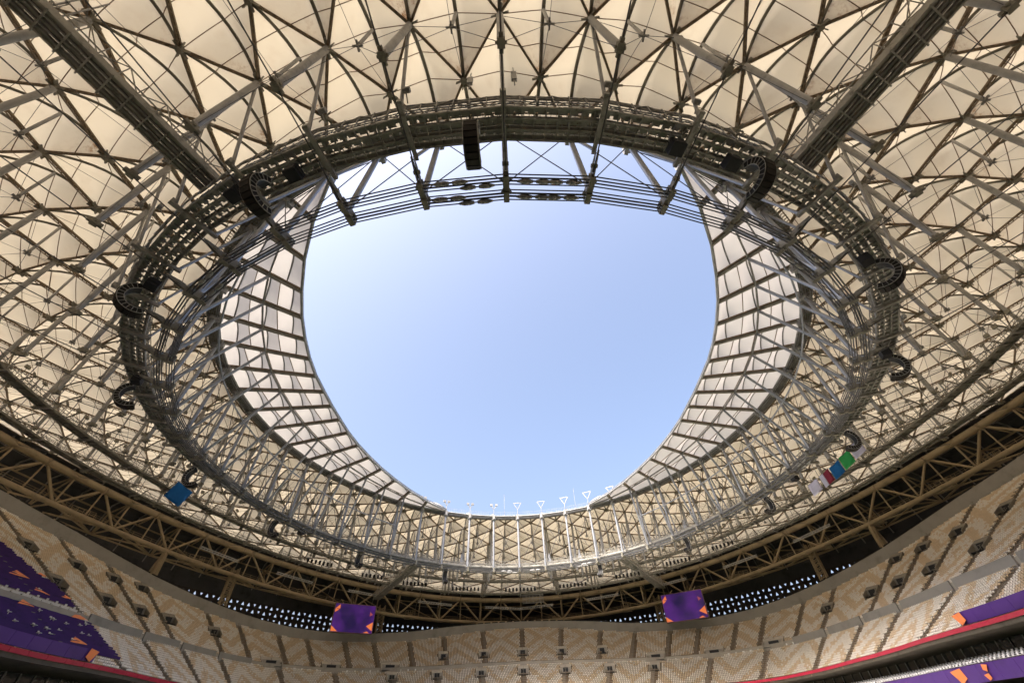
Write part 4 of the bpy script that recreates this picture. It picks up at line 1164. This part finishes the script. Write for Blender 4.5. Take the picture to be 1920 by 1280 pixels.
# ------------------------------------------------------------------ silver truss bars in front of the compression ring
TB = [(-57.2, 51.2, -51.1, 49.6), (-44.7, 48.5, -38.5, 47.0), (-32.2, 46.0, -26.1, 45.0), (-19.4, 44.0, -13.1, 43.0), (-6.8, 42.3, -.4, 41.4), (-.4, 41.4, 6.1, 42.3), (12.5, 43.1, 18.6, 43.9), (25.3, 44.8, 31.3, 45.9), (37.9, 47.0, 44.0, 48.4), (50.2, 49.5, 56.4, 51.1)]
nmz = ['leftmost', 'second from left', 'third from left', 'fourth from left', 'left of the central pair', 'right of the central pair', 'fourth from right', 'third from right', 'second from right', 'rightmost']
for k, (p0, z0, p1, z1) in enumerate(TB):
    a, c = polf(128, p0, z0), polf(128, p1, z1); t = thing('box_truss', 'silver box truss bar, %s, in front of the tan compression ring' % nmz[k], 'truss bar', a)
    x, y, d, L = frame(a, c)
    for sx in (-.3, .3):
        for sy in (-.3, .3): part('chord', 'bar', a+x*sx+y*sy, c+x*sx+y*sy, .12, .12, 'truss_silver', t)
    bb = MB(); nn = 14
    for m_ in range(nn):
        q0, q1 = a+d*L*m_/nn, a+d*L*(m_+1)/nn
        for sx in (-.3, .3): bb.bar(q0+x*sx-y*.3, q1+x*sx+y*.3, .07)
        bb.bar(q0-x*.3-y*.3, q0+x*.3-y*.3, .07); bb.bar(q0-x*.3-y*.3, q1+x*.3-y*.3, .06)
    bb.build('web', 'truss_silver', t)
    for q in (a, c): part('hoist_line', 'bar', q, pol(124, math.atan2(q[0], -q[1]), zroof(124, math.atan2(q[0], -q[1]))-1), .07, .07, 'cable', t)
# square mesh basket at far centre
c = polf(124, 2.4, 45.0); x = polf(1, 92.4, 0); z = V(0, 0, 1); y = polf(1, 2.4, 0)
t = thing('mesh_basket', 'grey square mesh frame hanging in front of the far compression ring', 'frame', c)
for k in range(7): part('bar', 'bar', c+x*(-4.3+k*1.43)-z*2.4, c+x*(-4.3+k*1.43)+z*2.2, .14, .14, 'grey_steel', t)
for k in range(4): part('bar', 'bar', c-x*4.4+z*(-2.4+k*1.53), c+x*4.4+z*(-2.4+k*1.53), .16, .16, 'grey_steel', t)
bb = MB()
for k in range(22): bb.bar(c+x*(-4.3+k*.41)-z*2.4+y*.2, c+x*(-4.3+k*.41)+z*2.2+y*.2, .05)
for k in range(12): bb.bar(c-x*4.4+z*(-2.4+k*.42)+y*.2, c+x*4.4+z*(-2.4+k*.42)+y*.2, .05)
bb.build('wire_mesh', 'grey_steel', t)
for s_ in (-4.2, 4.2): part('hoist_line', 'bar', c+x*s_+z*2.2, c+x*s_+z*6.5, .08, .08, 'cable', t)

# ------------------------------------------------------------------ flags
FLAG_E1, FLAG_E2 = V(1.58, -1.75, 1.0)*1.08, V(.47, .45, -1.75)*1.4
BLUE_E1, BLUE_E2 = V(2.135, 2.45, -1.35)*1.12, V(-1.54, .07, -2.89)*1.12
def flag(lab, c, e1, e2, m, extra=None):
    t = thing('hanging_flag', lab, 'flag', c)
    n_ = np.cross(e1, e2); n_ /= np.linalg.norm(n_)
    if n_@(CO-c) < 0: n_ = -n_
    bb = MB(); G = 7; vs = []
    for u in range(G):
        for v in range(G):
            a, b_ = u/(G-1)-.5, v/(G-1)-.5; vs.append(c+e1*a+e2*b_+n_*(.10*math.sin(a*7+b_*3)+.05*math.sin(b_*9)))
    bb.add(vs, [(u*G+v, u*G+v+1, (u+1)*G+v+1, (u+1)*G+v) for u in range(G-1) for v in range(G-1)])
    o = bb.build('cloth', m, t, smooth=True); md = o.modifiers.new('thickness', 'SOLIDIFY'); md.thickness = .04
    if extra:
        pts = [-.5]; bb = MB(); P_ = [c-e1*.5-e2*.5]
        nz = 9
        for k in range(nz):
            v0, v1 = -.5+k/nz, -.5+(k+.5)/nz
            P_ += [c+e1*(-.17)+e2*v0, c+e1*(-.06)+e2*v1]
        P_ += [c+e1*(-.17)+e2*.5, c-e1*.5+e2*.5]
        bb.prism([p+n_*.16 for p in P_], n_*.03); bb.build('serrated_band', 'flag_white', t)
    L1 = np.linalg.norm(e1)
    part('top_rod', 'bar', c-e1*.52-e2*.5, c+e1*.52-e2*.5, .08, .08, 'dark_steel', t)
    part('hanging_line', 'bar', c-e2*.5, c-e2*.5+V(0, 0, 6), .05, .05, 'cable', t)
for i, R, m, lab, ex in ((12.32, 72.3, 'flag_white', 'white square flag, highest of the row hanging at lower right', 0), (12.82, 73.2, 'flag_green', 'green square flag hanging between white and blue flags at lower right', 0), (13.3, 74.2, 'flag_blue', 'blue square flag in the row of five flags at lower right', 0), (13.72, 74.8, 'flag_maroon', 'maroon flag with serrated white band hanging at lower right', 1), (14.2, 75.7, 'flag_white', 'white square flag, lowest of the row hanging at lower right', 0)):
    a = i*DA; flag(lab, pol(R, a, 43), FLAG_E1, FLAG_E2, m, ex)
flag('large blue square flag hanging alone at lower left', pol(77.5, -13.2*DA, 43), BLUE_E1, BLUE_E2, 'flag_blue')

# ------------------------------------------------------------------ light masts on the far inner edge
MASTS = [(-4, 0, .62), (-3, 0, .7), (-2, 0, .75), (-1, 0, .8), (0, 1, 1), (1, 1, 1), (2, 1, 1.05), (3, 1, 1.1), (4, 1, 1.0)]
nmm = ['faint twin lamp mast furthest left on the far roof edge', 'second twin lamp mast from the left on the far roof edge', 'third twin lamp mast from the left on the far roof edge', 'fourth twin lamp mast, left of the white triangles on the far edge', 'first white triangular mast from the left on the far roof edge', 'second white triangular mast from the left on the far roof edge', 'third white triangular mast from the left on the far roof edge', 'fourth white triangular mast from the left on the far roof edge', 'white triangular mast furthest right, at the start of the right canopy']
for (i, kind, s_), lab in zip(MASTS, nmm):
    a = PI-i*DA; base = pol(59.4, a, zroof(59.4, a)+.2); y = pol(1, a+PI/2, 0); t = thing('light_mast', lab, 'mast', base, 'lamp masts on the far roof edge')
    h = 2.0*s_ if kind else 2.6*s_
    z = V(0, 0, 1)
    part('pole', 'tube', base, base+z*h, .18, None, 'grey_steel', t)
    w, hh = 1.25*s_, 2.1*s_
    if kind:
        A, B, C = base+z*h, base+z*(h+hh)-y*w, base+z*(h+hh)+y*w
        for p, q in ((A, B), (A, C), (B, C)): part('frame_bar', 'bar', p, q, .17, .17, 'grey_steel', t)
    else:
        for v in (-1, 1):
            part('arm', 'bar', base+z*h, base+z*(h+1.2)+y*v*w*.8, .2, .2, 'grey_steel', t)
            bb = MB(); bb.box(base+z*(h+1.4)+y*v*w*.8, y*.42, pol(.2, a, 0), z*.3); bb.bar(base+z*(h+1.05)+y*(v*w*.8-.4), base+z*(h+1.05)+y*(v*w*.8+.4), .1); bb.build('lamp', 'grey_steel', t)
for i, h, lab in ((-.55, 7.5, 'thin lightning rod rising from the far roof edge at centre'), (2.45, 7.0, 'thin lightning rod on the far roof edge right of centre')):
    a = PI-i*DA; base = pol(59.6, a, zroof(59.6, a)); t = thing('lightning_rod', lab, 'rod', base)
    part('rod', 'thin', base, base+V(0, 0, h), .11, None, 'grey_steel', t); part('foot', 'bar', base, base+V(0, 0, .5), .4, .4, 'grey_steel', t)

print('objects', len(bpy.data.objects))
